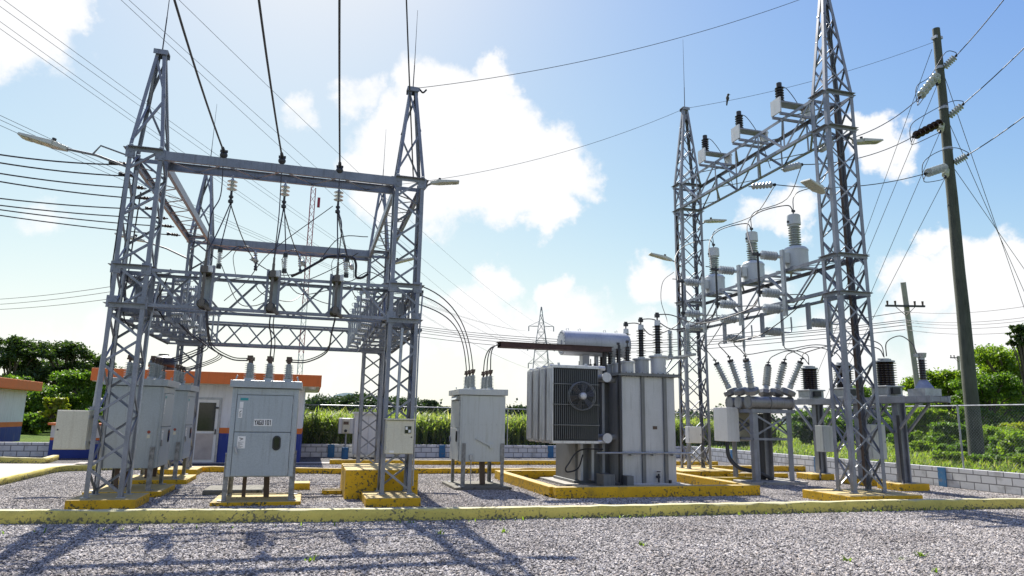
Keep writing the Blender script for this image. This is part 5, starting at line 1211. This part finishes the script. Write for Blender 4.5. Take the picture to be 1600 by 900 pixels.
for i, (x0, y0, x1, y1) in enumerate(((1456, 77, 1372, 310), (1452, 190, 1345, 420), (1455, 225, 1362, 455), (1463, 293, 1378, 470), (1475, 117, 1600, 480), (1482, 190, 1600, 455), (1492, 265, 1600, 420))):
    a = av(x0, y0, 16.95) if i in (0, 4, 5, 6) else QL[i-1]; g = gz(x1, 690, .45) if i < 4 else None  # the three starting at QL are conductors from the second strings
    b = av(x1, y1, 22 if i < 4 else 20); far = a+(b-a)*2.4
    if far.z < .4: far = a+(far-a)*((a.z-.4)/(a.z-far.z))
    cable(('thin guy wire from the wooden pole top slanting down left', 'conductor slanting down left from under the top strings', 'conductor slanting down left from under the middle strings', 'conductor slanting down left from the lowest strings', 'guy wire slanting down right from the pole upper part', 'guy wire slanting down right from the pole middle', 'guy wire slanting down right from the lowest strings')[i], [a, far], .010, 'wire', 'guy_wire', 'wire', 'guy wires of the wooden pole')
# bundle of lines along the road behind
for i, (yl, yc, yr, ym) in enumerate(((540, 487, 468, 533), (543, 500, 487, 537), (546, 503, 493, 540), (550, 508, 500, 544), (556, 515, 512, 550))):
    c = fd(1414, yc, 44); a = fd(560, yl-42, 60); m_ = fd(1000, ym, 52); r = fd(1680, yr-4, 30)
    cable(f'thin road-side line strung left of the leaning concrete pole, {("top", "second", "third", "fourth", "lowest")[i]} of five', spline([a, fd(780, (yl-18+ym)/2-4, 56), m_, fd(1250, yc*.45+ym*.55-2, 47), c], 8), .022, 'wire', 'overhead_conductor', 'conductor', 'lines along the road')
    cable(f'thin road-side line strung right of the leaning concrete pole, {("top", "second", "third", "fourth", "lowest")[i]} of five', sag(c, r, .35), .016, 'wire', 'overhead_conductor', 'conductor', 'lines along the road')
# cables between the equipment
for i, (y0, ph) in enumerate(((445, 16.36), (460, 16.72), (475, 17.08))):
    a = au(652, y0, 2.0); b = V((3.98-.24, ph, 2.75))
    cable(f'arching cable from the front right gantry column to the pale cabinet, {("upper", "middle", "lower")[i]} of three', bez(a, a+V((.9, .5, -.1)), b+V((-.1, 0, 1.1)), b, 18), .013, group='arching cables to the pale cabinet')
    a = V((3.98+.2, ph, 2.75)); b = V((4.6, 16.5+.1*i, 3.47))
    cable(f'short arched cable from the pale cabinet up into the brown tray, {("front", "middle", "rear")[i]} of three', bez(a, a+V((0, 0, .45)), b+V((-.45, 0, .05)), b, 12), .014, group='short arched cables into the tray')
    x = -1.19+.36*i; a = V((x, 14.16, 2.66)); top = V(((-2.0, -.86, .34)[i], 13.7, 3.5))
    if i == 1: pts = [a, a+V((0, 0, .4)), top+V((0, 0, -.2)), top]
    else:
        s = -1 if i == 0 else 1; pts = [a+V((s*.04, 0, 0)), a+V((s*.35, 0, .02)), a+V((s*.7, -.1, .22)), top+V((-s*.05, 0, -.3)), top]
    cable(f'dark lead from the lettered cabinet up to the hook-stick switch, {("left", "middle", "right")[i]} of three', spline(pts), .014, group='leads from the lettered cabinet')
    cable(f'second dark lead beside it from the lettered cabinet upward, {("left", "middle", "right")[i]} of three', spline([p+V((.06 if i == 1 else .0, .12, .05 if i != 1 else 0)) for p in pts]), .011, group='leads from the lettered cabinet')
    # side cabinets to the left beam
    for (cy, nm, k) in ((16.15, 'nearer', 0), (18.72, 'farther', 1)):
        a = V((-3.45+.24, cy-.36+.36*i, 2.72)); b = V((-2.85, cy-.3+.5*i, 3.55))
        cable(f'looping lead from the {nm} side cabinet up to the left side beam, {("first", "second", "third")[i]} of three', spline([a, a+V((.35, 0, .05)), a+V((.9, .1, .35)), b+V((.25, 0, -.25)), b]), .012, group='looping leads of the side cabinets')
    # transformer tall bushings to portal
    y = (16.15, 17.1, 18.05)[i]; a = V((8.64, y, 4.42)); yy = (14.35, 16.22, 18.05)[i]; b = V((10.5, yy, 4.76))
    cable(f'sagging lead from the transformer tall bushing to the portal switch, {("nearest", "middle", "farthest")[i]} of three', spline([a, a+V((.4, -.05, .0)), a.lerp(b, .45)+V((0, 0, -.45)), b+V((-.25, .05, -.35)), b]), .015, group='leads between transformer and portal')
    # breaker to portal and CTs
    a = BT[i, -1]; b = V((12.58, yy, 3.78))
    cable(f'drooping lead from the left breaker bushing up to the portal, {("front", "middle", "rear")[i]} of three', spline([a, a+V((-.12, 0, .12)), a+V((-.3, 0, .35)), (a+b)*.5+V((-.65, 0, .35)), b+V((-.7, 0, 1.0)), V((11.0, yy, 4.8))]), .013, group='leads of the circuit breaker')
    a = BT[i, 1]; b = V((14.9, (15.08, 16.62, 18.05)[i], 3.46))
    cable(f'arched lead from the right breaker bushing to a brown current transformer, {("front", "middle", "rear")[i]} of three', spline([a, a+V((.15, 0, .16)), a.lerp(b, .5)+V((0, 0, .38)), b+V((-.25, 0, .25)), b]), .014, group='leads of the circuit breaker')
    a = V((12.58, yy, 3.78)); 
    cable(f'lead running from the portal underside over to a brown current transformer, {("nearest", "middle", "farthest")[i]} of three', spline([a, a+V((.2, .05, -.08)), a.lerp(b, .55)+V((0, 0, .28)), b+V((-.1, 0, .35)), b]), .013, group='leads over the current transformers')
cable('dark arched lead linking the near current transformer to the slim arrester', spline([V((14.9, 15.0, 3.48)), V((14.85, 14.9, 3.85)), V((14.9, 14.5, 3.98)), V((14.9, 14.15, 3.75)), V((14.85, 13.98, 3.48))]), .014)
cable('long loose wire hanging left of the far portal column', spline([au(1053, 425, 11.3), au(1036, 440, 10.9), au(1033, 470, 10.9), au(1042, 500, 10.9), au(1040, 515, 10.6)]), .01)
for i, (x0, y0, y1) in enumerate(((195, 245, 480), (215, 300, 520), (262, 420, 500))):
    cable(('loose black cable running down the outer face of the front left column', 'loose black cable behind the front left column', 'black cable looping inside the front left column')[i], spline([av(x0+5, y0, 14.5), av(x0-12, (y0+y1)/2, 14.6), av(x0-22, y1-30, 14.5), av(x0-5, y1, 14.4)]), .013, 'rubber')
# ------------------------------------------------------------------ planting
def quads(name, P, A, B):          # leaf-sized quads from centres P and half-axes A, B (n,3)
    n = len(P); v = np.empty((n, 4, 3)); v[:, 0] = P-A; v[:, 1] = P-B*.5; v[:, 2] = P+A; v[:, 3] = P+B*.5
    me = bpy.data.meshes.new(name); me.vertices.add(n*4); me.vertices.foreach_set('co', v.reshape(-1)); me.loops.add(n*4)
    me.loops.foreach_set('vertex_index', np.arange(n*4, dtype=np.int32)); me.polygons.add(n)
    me.polygons.foreach_set('loop_start', np.arange(0, n*4, 4, dtype=np.int32)); me.update(calc_edges=True); me.validate(); return me
def unit(a): return a/np.maximum(1e-9, np.linalg.norm(a, axis=1, keepdims=True))
def crown_mesh(name, blobs, n, size, seed, o, droop=.2, twig=3):
    """leaves gathered in sprays on the shells of uneven clumps"""
    r = np.random.default_rng(seed); w = np.array([b[3]**2 for b in blobs]); w = w/w.sum(); Ps = []
    for (x, y, z, rad, sq), k in zip(blobs, (w*n).astype(int)):
        ns = max(8, k//9); d = unit(r.normal(size=(ns, 3))); d[:, 2] = np.where(d[:, 2] < -.35, -d[:, 2]*.6, d[:, 2])
        rr = rad*(.45+.6*r.random(ns)**.5)*(1+.16*np.sin(d[:, 0]*7+seed)*np.cos(d[:, 1]*6))
        c = np.array([x, y, z])+d*rr[:, None]*np.array([1, 1, sq])
        s = c[r.integers(0, ns, k)]+r.normal(size=(k, 3))*rad*.26*np.array([1, 1, .8]); Ps.append(s)
    P = np.concatenate(Ps); n = len(P); A = unit(r.normal(size=(n, 3))-np.array([0, 0, droop])); N_ = unit(r.normal(size=(n, 3))+np.array([0, 0, .6])); B = unit(np.cross(A, N_))
    s = size*(.6+.8*r.random((n, 1))); me = quads(name, P-np.array(o), A*s*.62, B*s*.62); return me
def tree(label, D, px, ptop, half, mat_, n, leaf, seed, pbase=690, trunk=True, blobs=None, name='tree', cat='tree', group=None, z0=.4, low=.25, flat_=False):
    """crown between pixel half-widths, surveyed at distance D"""
    r = np.random.default_rng(seed); top = fd(px, ptop, D); H = top.z-z0; R = half*D/F; b = fd(px, 655, D); b.z = z0
    t = thing(name, label, cat, tuple(b), group); bl = []; e = np.array(V((RT.x, RT.y, 0)).normalized()); nn = np.array(V((FW.x, FW.y, 0)).normalized()); c = np.array((b.x, b.y, 0.))
    if flat_:
        for i in range(16):
            a = r.uniform(0, 2*pi); q = R*sqrt(r.random())*.82; rad = R*r.uniform(.16, .26)
            bl.append((*(c+e*q*cos(a)+nn*q*sin(a)*.8)[:2], z0+H*(.88-.30*(q/R)**2)-rad*.4, rad, .6))
    else:
        for i in range(56):
            u = r.uniform(-1, 1); v_ = r.uniform(-.7, .7); h = r.uniform(low, 1.0); wd = (1-abs((h-.55)/.62)**2.2)**.5 if abs((h-.55)/.62) < 1 else .25
            rad = R*r.uniform(.10, .25); q = c+e*u*(R-rad*.6)*wd+nn*v_*R*.7*wd
            bl.append((q[0], q[1], min(z0+H*h, top.z-rad*.75), rad, .82))
        bl.append((c[0], c[1], top.z-R*.3, R*.34, .9))
    o = bpy.data.objects.new('crown', crown_mesh('crown', bl, int(n*2.0), leaf*.66, seed, b)); link(o); o.parent = t; o.data.materials.append(M[mat_])
    if trunk:
        tm = MB(); base = V(b)-V((0, 0, .2)); f = base+V((r.uniform(-.1, .1)*R, 0, H*.45)); tm.tube([base, base.lerp(f, .5)+V((.04*R, 0, 0)), f], max(.06, R*.07), 9)
        for i in range(0, len(bl), 2): q = V(bl[i][:3]); tm.tube([f-V((0, 0, H*.1*(i % 3))), f.lerp(q, .55)+V((0, 0, .06*H)), q], max(.025, R*.022), 5)
        part('trunk', tm, 'bark', t)
    return t
TR = [
 ('dark broad-leaved tree at the left border behind the guard house', 46, 12, 527, 52, 'leafdk', 11000, .26, 1), ('dark rounded tree left of the gantry, beside the border one', 48, 88, 536, 52, 'leafdk', 11000, .26, 2),
 ('dark leafy tree filling the gap between the two dark ones at the left', 52, 55, 562, 72, 'leafdk', 11000, .26, 12), ('dark tree partly behind the front left gantry column', 50, 140, 556, 44, 'leafdk', 8000, .26, 3), ('mid-green bushy tree under the dark ones by the hut', 41, 108, 582, 50, 'leafmd', 9000, .22, 4),
 ('mid-green bushy tree behind the small hut at the left', 39, 58, 606, 40, 'leafmd', 6000, .2, 5), ('mid-green tree at the left border under the dark crown', 40, 8, 588, 44, 'leafmd', 6000, .22, 6),
 ('low green shrubs behind the left end of the back wall by the guard house', 36, 45, 648, 34, 'leafmd', 5000, .17, 9), ('low bright shrubs right of the hut behind the cream box', 37, 118, 650, 36, 'leafbr', 5000, .17, 10), ('tall green shrub half hidden by the front left gantry column', 38, 170, 640, 34, 'leafmd', 4500, .18, 11)]
for (lb, D, px, pt_, hf, mm, n, lf_, sd) in TR: tree(lb, D, px, pt_, hf, mm, n, lf_, sd, group='trees at the left', low=.12 if sd < 4 else .0, trunk=sd < 3)
tree('yellow-green sapling with big leaves right behind the hut', 36, 86, 622, 20, 'leafye', 700, .30, 8, group='trees at the left')
TR = [('big bright green tree at the right border behind the fence', 42, 1590, 545, 82, 'leafbr', 17000, .22, 21), ('dense green tree filling the gap left of the wooden pole', 47, 1512, 588, 50, 'leafmd', 10000, .22, 28), ('leafy tree behind the right part of the fence', 50, 1565, 560, 60, 'leafmd', 11000, .24, 29), ('bushy tree between arrester and concrete pole', 40, 1440, 640, 46, 'leafbr', 7000, .2, 30), ('low bushy tree behind the far transformer-stand leg', 46, 1300, 652, 50, 'leafmd', 6000, .2, 32), ('low bushy tree just left of the concrete pole', 44, 1375, 645, 44, 'leafmd', 6000, .2, 33), ('bright green tree just right of the wooden pole', 38, 1548, 585, 58, 'leafmd', 11000, .2, 22),
 ('bright green tree between the wooden pole and the concrete pole', 45, 1480, 580, 52, 'leafbr', 11000, .22, 23), ('mid-green tree behind the slim arrester', 52, 1425, 622, 50, 'leafmd', 6000, .24, 24), ('mid-green tree behind the brown current transformers', 56, 1350, 606, 46, 'leafmd', 6000, .24, 25),
 ('dark low tree behind the circuit breaker', 60, 1285, 640, 50, 'leafmd', 6000, .24, 26), ('dark tree right of the concrete pole base', 50, 1455, 620, 30, 'leafdk', 5000, .24, 27)]
for (lb, D, px, pt_, hf, mm, n, lf_, sd) in TR: tree(lb, D, px, pt_, hf, mm, n, lf_, sd, group='trees at the right', low=.0)
tree('branch tip of a tall tree poking in at the right border above the bushes', 30, 1612, 505, 20, 'leafdk', 1500, .2, 31, low=.85, group='trees at the right')
tree('wide umbrella-shaped tree far beyond the cane, left of the rear column', 95, 548, 616, 74, 'leaffar', 9000, .5, 41, flat_=True, group='far trees beyond the cane')
tree('wide umbrella-shaped tree far beyond the cane, seen through the gantry column', 105, 622, 622, 62, 'leaffar', 7000, .5, 42, flat_=True, group='far trees beyond the cane')
tree('small round tree far beyond the cane right of the gantry column', 110, 664, 626, 20, 'leaffar', 3000, .5, 43, group='far trees beyond the cane')
tree('small low tree far beyond the cane left of the pale cabinet', 115, 694, 636, 16, 'leaffar', 2500, .5, 44, group='far trees beyond the cane')
tree('small low tree far beyond the cane right of the pale cabinet', 115, 808, 636, 24, 'leaffar', 2500, .5, 45, group='far trees beyond the cane')
r = np.random.default_rng(77)
# a far-off wood that reads as one mass
bl = []
for i in range(90):
    px = -250+i*24+r.uniform(-8, 8); D = r.uniform(150, 230); b = fd(px, 655, D); h = r.uniform(1.8, 4.2)
    bl.append((b.x, b.y, .4+h*.5, h*.9, .7))
o = link(bpy.data.objects.new('forest', crown_mesh('forest', bl, 26000, .8, 5, (0, 0, 0)))); o.data.materials.append(M['leaffar']); tagit(o, 'low dark line of distant woods along the horizon', None, None, 'stuff')
# bushes along the right fence
for i, (lb, D, px, pt_, hf, mm, n, lf_) in enumerate((
  ('dense vine-covered bush left of the wooden pole foot', 27, 1478, 662, 28, 'leafmd', 4000, .15), ('leafy bush behind the wooden pole foot', 30, 1545, 668, 36, 'leafbr', 4500, .15), ('leafy bush at the right border behind the wall', 24, 1600, 676, 44, 'leafbr', 5000, .14),
  ('spiky grey-green bush behind the circuit breaker legs', 38, 1262, 650, 26, 'leafdk', 3500, .2), ('low bush behind the stand legs', 34, 1405, 676, 24, 'leafmd', 2500, .16), ('tangle of creeper on the verge right of the wooden pole', 21, 1575, 712, 30, 'leafbr', 3500, .12), ('tangle of creeper on the verge left of the wooden pole', 22, 1500, 708, 26, 'leafbr', 3200, .12),
  ('tall leafy bush just right of the wooden pole foot behind the fence', 25, 1568, 682, 34, 'leafmd', 4500, .13), ('mounded creeper hard against the wall at the right border', 20, 1600, 700, 34, 'leafmd', 4000, .11), ('mounded creeper between the fence post and the wooden pole foot', 23, 1488, 694, 28, 'leafmd', 3800, .12), ('loose bright shrub in the grass behind the arrester leg', 28, 1440, 690, 26, 'leafbr', 3000, .13), ('broad bush farther back between the two poles', 33, 1470, 672, 34, 'leafbr', 4500, .15), ('yellowish shrub in front of the trees right of the wooden pole', 31, 1590, 662, 36, 'leafye', 3500, .16), ('low creeper mound hugging the wall straight in front of the wooden pole', 20.2, 1540, 712, 30, 'leafmd', 3000, .11),
  ('low creeper mound hugging the wall near its blue pilaster', 21, 1470, 706, 26, 'leafbr', 2600, .11), ('low creeper mound hugging the wall at the right border', 19, 1612, 710, 34, 'leafbr', 3200, .11))):
    tree(lb, D, px, pt_, hf, mm, n, lf_, 60+i, trunk=False, name='bush', cat='bush', group='bushes along the right fence', low=.0)

def blades(name, P, h, w, bend, seg, seed):
    """curved strips: P roots (n,3), h heights"""
    r = np.random.default_rng(seed); n = len(P); az = r.uniform(0, 2*pi, n); d = np.stack([np.cos(az), np.sin(az), 0*az], 1); sd = np.stack([-np.sin(az), np.cos(az), 0*az], 1); bd = bend*(.3+r.random(n))
    v = np.empty((n, seg+1, 2, 3))
    for k in range(seg+1):
        t = k/seg; c = P + d*(h*bd*t*t)[:, None] + np.array([0, 0, 1.])*(h*(t-.42*bd*t*t*t))[:, None]; ww = w*(1-.9*t**1.6)*(.5+.5*min(1, t*4+.3))
        v[:, k, 0] = c-sd*np.asarray(ww).reshape(-1, 1)/2; v[:, k, 1] = c+sd*np.asarray(ww).reshape(-1, 1)/2
    idx = np.arange(n)[:, None]*(2*(seg+1)); f = np.concatenate([np.stack([idx[:, 0]+2*k, idx[:, 0]+2*k+1, idx[:, 0]+2*k+3, idx[:, 0]+2*k+2], 1)[:, None] for k in range(seg)], 1).reshape(-1, 4)
    me = bpy.data.meshes.new(name); me.vertices.add(v.size//3); me.vertices.foreach_set('co', v.reshape(-1)); m = len(f); me.loops.add(m*4); me.loops.foreach_set('vertex_index', f.reshape(-1).astype(np.int32)); me.polygons.add(m); me.polygons.foreach_set('loop_start', np.arange(0, m*4, 4, dtype=np.int32)); me.update(calc_edges=True); return me
# sugar cane
n = 3600; px_ = r.uniform(-3, 23, n); py_ = 30.2+(r.random(n)**1.4)*12; root = np.stack([px_, py_, np.full(n, .4)], 1)
rep = 11; P = np.repeat(root, rep, 0)+r.normal(size=(n*rep, 3))*np.array([.05, .05, 0]); P[:, 2] = .4+r.random(n*rep)*.75; hh = np.repeat(.75+.35*np.sin(px_*1.7)*np.cos(py_*1.3)*.3+r.random(n)*.3, rep)*(.75+.5*r.random(n*rep))
o = link(bpy.data.objects.new('sugar_cane', blades('sugar_cane', P, hh, .06+.045*r.random(n*rep), 1.0, 5, 3))); o.data.materials.append(M['cane']); tagit(o, 'dense field of green cane leaves beyond the back wall', None, None, 'stuff')
# rough grass beyond the right-hand wall
n = 60000; D = 17+r.random(n)**1.7*40; a = r.uniform(.18, .62, n); E_ = np.array((RT.x, RT.y, 0)); E_ /= np.linalg.norm(E_); FN = np.array((FW.x, FW.y, 0)); FN /= np.linalg.norm(FN)
P = FN*D[:, None]+E_*(D*np.tan(a)*1.15)[:, None]; P[:, 2] = .41; P = P[(P[:, 0] > 17.25) & (P[:, 0] < 75)]; n = len(P); hh = (.12+.22*r.random(n))*(1+.6*np.sin(P[:, 0]*.9)*np.sin(P[:, 1]*.7))
o = link(bpy.data.objects.new('grass', blades('grass', P, hh, .022+.02*r.random(n), .9, 3, 9))); o.data.materials.append(M['grass']); tagit(o, 'rough sunlit grass on the verge beyond the right wall', None, None, 'stuff')
# tiny weeds in the front gravel
P = []
for i in range(12):
    c = np.array([r.uniform(-3, 9), r.uniform(5.3, 10.8), .0])
    for j in range(int(r.integers(4, 12))): P.append(c+np.array([*r.normal(0, .025, 2), 0]))
for i in range(110): P.append(np.array([r.uniform(-5, 13), 11.30 if i % 3 else 11.26, 0])+np.array([0, r.normal(0, .015), 0]))
P = np.array(P); P[:, 1] = np.minimum(P[:, 1], 11.2)
o = link(bpy.data.objects.new('weeds', blades('weeds', P, .05+.07*r.random(len(P)), .018+.012*r.random(len(P)), 1.0, 3, 12))); o.data.materials.append(M['leafbr']); tagit(o, 'scattered tiny green weeds sprouting in the front gravel', None, None, 'stuff')

# ------------------------------------------------------------------ crushed stone, instanced over the yard
def stones():
    me = bpy.data.meshes.new('gravel'); z = .004
    def cell(x0, x1, y0, y1): return [(x0, y0, z), (x1, y0, z), (x1, y1, z), (x0, y1, z)]
    vs, fs = [], []
    for c in (((-5.5, 5.0), (2.0, 4.9), (14, 5.0), (15.5, 11.1), (4, 11.33), (-1.6, 11.72), (-6.2, 12.3)), ((-6.3, 12.75), (-1.6, 12.02), (4, 11.6), (16.8, 11.3), (16.88, 24), (15.2, 23.8), (9.25, 24.1), (1, 24.6), (-3.6, 24.2), (-6.4, 21.4))):
        o = len(vs); vs += [(*p, z) for p in c]; fs.append(tuple(range(o, o+len(c))))
    me.from_pydata(vs, [], fs); ob = link(bpy.data.objects.new('gravel', me)); tagit(ob, 'loose grey crushed stone covering the whole yard', None, None, 'stuff')
    me.materials.append(M['pebble'])
    ng = bpy.data.node_groups.new('scatter', 'GeometryNodeTree'); ng.interface.new_socket('Geometry', in_out='INPUT', socket_type='NodeSocketGeometry'); ng.interface.new_socket('Geometry', in_out='OUTPUT', socket_type='NodeSocketGeometry')
    A = ng.nodes.new; gi, go = A('NodeGroupInput'), A('NodeGroupOutput'); ds = A('GeometryNodeDistributePointsOnFaces'); ds.distribute_method = 'RANDOM'; ds.inputs['Density'].default_value = 1350; ds.inputs['Seed'].default_value = 3
    ip = A('GeometryNodeInstanceOnPoints'); ic = A('GeometryNodeMeshIcoSphere'); ic.inputs['Radius'].default_value = .0195; ic.inputs['Subdivisions'].default_value = 1
    tf = A('GeometryNodeTransform'); tf.inputs['Scale'].default_value = (1.15, .85, .62); sm = A('GeometryNodeSetMaterial'); sm.inputs['Material'].default_value = M['pebble']
    rv = A('FunctionNodeRandomValue'); rv.data_type = 'FLOAT_VECTOR'; rv.inputs[0].default_value = (-.6, -.6, 0); rv.inputs[1].default_value = (.6, .6, 6.28)
    rs = A('FunctionNodeRandomValue'); rs.data_type = 'FLOAT_VECTOR'; rs.inputs[0].default_value = (.5, .5, .5); rs.inputs[1].default_value = (1.35, 1.35, 1.35); rs.inputs['Seed'].default_value = 9
    k = ng.links.new; k(gi.outputs[0], ds.inputs['Mesh']); k(ds.outputs['Points'], ip.inputs['Points']); k(ic.outputs['Mesh'], tf.inputs['Geometry']); k(tf.outputs[0], sm.inputs['Geometry']); k(sm.outputs[0], ip.inputs['Instance'])
    k(rv.outputs[0], ip.inputs['Rotation']); k(rs.outputs[0], ip.inputs['Scale']); k(ip.outputs[0], go.inputs[0])
    md = ob.modifiers.new('scatter', 'NODES'); md.node_group = ng
stones()

# ------------------------------------------------------------------ daylight
SUN_EL, SUN_AZ = radians(48.5), radians(-4.3)      # azimuth from +y towards +x
sd = V((cos(SUN_EL)*sin(SUN_AZ), cos(SUN_EL)*cos(SUN_AZ), sin(SUN_EL)))
su = bpy.data.lights.new('sun', 'SUN'); su.energy = 4.8; su.angle = radians(.53); su.color = (1.0, .955, .88); so = link(bpy.data.objects.new('sun', su)); so.rotation_euler = (-sd).to_track_quat('-Z', 'Y').to_euler(); so.location = (0, 0, 40)
W = bpy.data.worlds.new('World'); SC.world = W; W.use_nodes = True; nt = W.node_tree; nt.nodes.clear()
sky = N(nt, 'ShaderNodeTexSky'); sky.sky_type = 'NISHITA'; sky.sun_disc = False; sky.sun_elevation = SUN_EL; sky.sun_rotation = SUN_AZ; sky.air_density = 1.0; sky.dust_density = .5; sky.ozone_density = 1.0; sky.altitude = 50
tc = N(nt, 'ShaderNodeTexCoord'); D_ = tc.outputs['Generated']
clouds = [(20, 20, 105, 1), (95, 15, 62, .9), (40, 75, 48, .8), (130, 30, 40, .6), (690, 165, 95, 1), (770, 215, 95, 1), (640, 215, 80, 1), (590, 255, 70, .9), (860, 255, 80, 1), (780, 300, 75, 1), (700, 290, 80, .95), (860, 330, 55, .9), (910, 280, 45, .7), (560, 150, 48, .7), (640, 130, 55, .85), (780, 118, 48, .85), (600, 320, 60, .7), (465, 182, 42, .62),
 (780, 440, 45, .8), (870, 452, 36, .75), (740, 505, 70, .85), (820, 520, 70, .8), (900, 495, 60, .75), (660, 520, 60, .65), (60, 345, 45, .55), (50, 525, 50, .55), (130, 520, 45, .5), (1010, 440, 48, .8), (1050, 455, 40, .8), (1000, 530, 60, .7),
 (1375, 215, 52, 1), (1345, 200, 42, .9), (1405, 240, 40, .8), (1225, 340, 48, .85), (1180, 345, 40, .7), (1452, 384, 40, .85), (1405, 428, 45, .8), (1500, 440, 70, .9), (1570, 420, 60, .95), (1440, 470, 60, .85), (1540, 500, 70, .8), (1180, 480, 60, .65), (1320, 540, 90, .75), (1500, 560, 80, .75), (1600, 440, 60, .9), (1150, 540, 80, .7), (560, 610, 150, .45), (900, 590, 160, .6), (1300, 610, 160, .6)]
cloud_dirs = [(_ray(px, py).normalized(), rp/_ray(px, py).length*1.25, w_) for (px, py, rp, w_) in clouds]
for (az, el, rad, w_) in ((150, 25, .40, .8), (215, 30, .42, .8), (270, 25, .35, .8), (105, 25, .32, .8)):   # unseen clouds added behind the camera for whiter, brighter fill on the fronts
    cloud_dirs.append((V((sin(radians(az))*cos(radians(el)), cos(radians(az))*cos(radians(el)), sin(radians(el)))), rad, w_))
acc = None
wob = N(nt, 'ShaderNodeTexNoise'); wob.inputs['Scale'].default_value = 9; wob.inputs['Detail'].default_value = 6; wob.inputs['Roughness'].default_value = .62; L(nt, D_, wob.inputs['Vector'])
wv = N(nt, 'ShaderNodeVectorMath', operation='SUBTRACT'); L(nt, wob.outputs['Color'], wv.inputs[0]); wv.inputs[1].default_value = (.5, .5, .5)
ws = N(nt, 'ShaderNodeVectorMath', operation='SCALE'); L(nt, wv.outputs[0], ws.inputs[0]); ws.inputs['Scale'].default_value = .13
wa = N(nt, 'ShaderNodeVectorMath', operation='ADD'); L(nt, D_, wa.inputs[0]); L(nt, ws.outputs[0], wa.inputs[1])
for (d, rad, wt_) in cloud_dirs:
    dn = N(nt, 'ShaderNodeVectorMath', operation='DISTANCE'); L(nt, wa.outputs[0], dn.inputs[0]); dn.inputs[1].default_value = tuple(d)
    mr = N(nt, 'ShaderNodeMapRange'); mr.interpolation_type = 'SMOOTHSTEP'; L(nt, dn.outputs['Value'], mr.inputs[0]); mr.inputs[1].default_value = rad*1.15; mr.inputs[2].default_value = rad*.25; mr.inputs[3].default_value = 0; mr.inputs[4].default_value = wt_
    if acc is None: acc = mr.outputs[0]
    else:
        mx = N(nt, 'ShaderNodeMath', operation='MAXIMUM'); L(nt, acc, mx.inputs[0]); L(nt, mr.outputs[0], mx.inputs[1]); acc = mx.outputs[0]
fn = N(nt, 'ShaderNodeTexNoise'); fn.inputs['Scale'].default_value = 24; fn.inputs['Detail'].default_value = 9; fn.inputs['Roughness'].default_value = .62; L(nt, D_, fn.inputs['Vector'])
ad = N(nt, 'ShaderNodeMath', operation='MULTIPLY_ADD'); L(nt, fn.outputs['Fac'], ad.inputs[0]); ad.inputs[1].default_value = .72; L(nt, acc, ad.inputs[2])
cm = N(nt, 'ShaderNodeMapRange'); cm.interpolation_type = 'SMOOTHSTEP'; L(nt, ad.outputs[0], cm.inputs[0]); cm.inputs[1].default_value = .64; cm.inputs[2].default_value = 1.10; cm.inputs[3].default_value = 0; cm.inputs[4].default_value = .96
hs_ = N(nt, 'ShaderNodeHueSaturation'); hs_.inputs['Saturation'].default_value = 1.0; hs_.inputs['Value'].default_value = 1.0; L(nt, sky.outputs[0], hs_.inputs['Color'])
SKY_S, EXPO = .10, 1.02
KK = SKY_S*2**EXPO; K0 = SKY_S*2**.80
sp = N(nt, 'ShaderNodeSeparateColor'); L(nt, sky.outputs[0], sp.inputs[0]); cbn = N(nt, 'ShaderNodeCombineColor')
for i, (a_, s_, p_) in enumerate(((1.65, 1.10, 1.65), (1.55, 1.10, 1.57), (2.2, 1.0, 1.0))):      # the glare round the sun rolls off as on a sensor
    m1 = N(nt, 'ShaderNodeMath', operation='MULTIPLY'); L(nt, sp.outputs[i], m1.inputs[0]); m1.inputs[1].default_value = K0
    mp_ = N(nt, 'ShaderNodeMath', operation='POWER'); L(nt, m1.outputs[0], mp_.inputs[0]); mp_.inputs[1].default_value = p_
    m0 = N(nt, 'ShaderNodeMath', operation='MULTIPLY'); L(nt, mp_.outputs[0], m0.inputs[0]); m0.inputs[1].default_value = -a_
    m2 = N(nt, 'ShaderNodeMath', operation='EXPONENT'); L(nt, m0.outputs[0], m2.inputs[0])
    m3 = N(nt, 'ShaderNodeMath', operation='MULTIPLY_ADD'); L(nt, m2.outputs[0], m3.inputs[0]); m3.inputs[1].default_value = -s_/KK; m3.inputs[2].default_value = s_/KK
    L(nt, m3.outputs[0], cbn.inputs[i])
CL = (1.04/KK, 1.04/KK, 1.05/KK)
c = mixc(nt, cm.outputs[0], cbn.outputs[0], CL)
bg = N(nt, 'ShaderNodeBackground'); bg.inputs['Strength'].default_value = SKY_S; L(nt, c, bg.inputs[0]); ow = N(nt, 'ShaderNodeOutputWorld'); L(nt, bg.outputs[0], ow.inputs[0])

vs = SC.view_settings; vs.view_transform = 'Standard'; vs.look = 'None'; vs.exposure = EXPO; vs.gamma = 1.0
SC.render.engine = 'CYCLES'
cy = SC.cycles; cy.max_bounces = 6; cy.diffuse_bounces = 3; cy.glossy_bounces = 3; cy.transmission_bounces = 4; cy.transparent_max_bounces = 8; cy.caustics_reflective = False; cy.caustics_refractive = False; cy.use_denoising = True
for o in list(bpy.data.objects):
    for k in ('org', 'end', 'x0', 'x1', 'x2'):
        if k in o: del o[k]
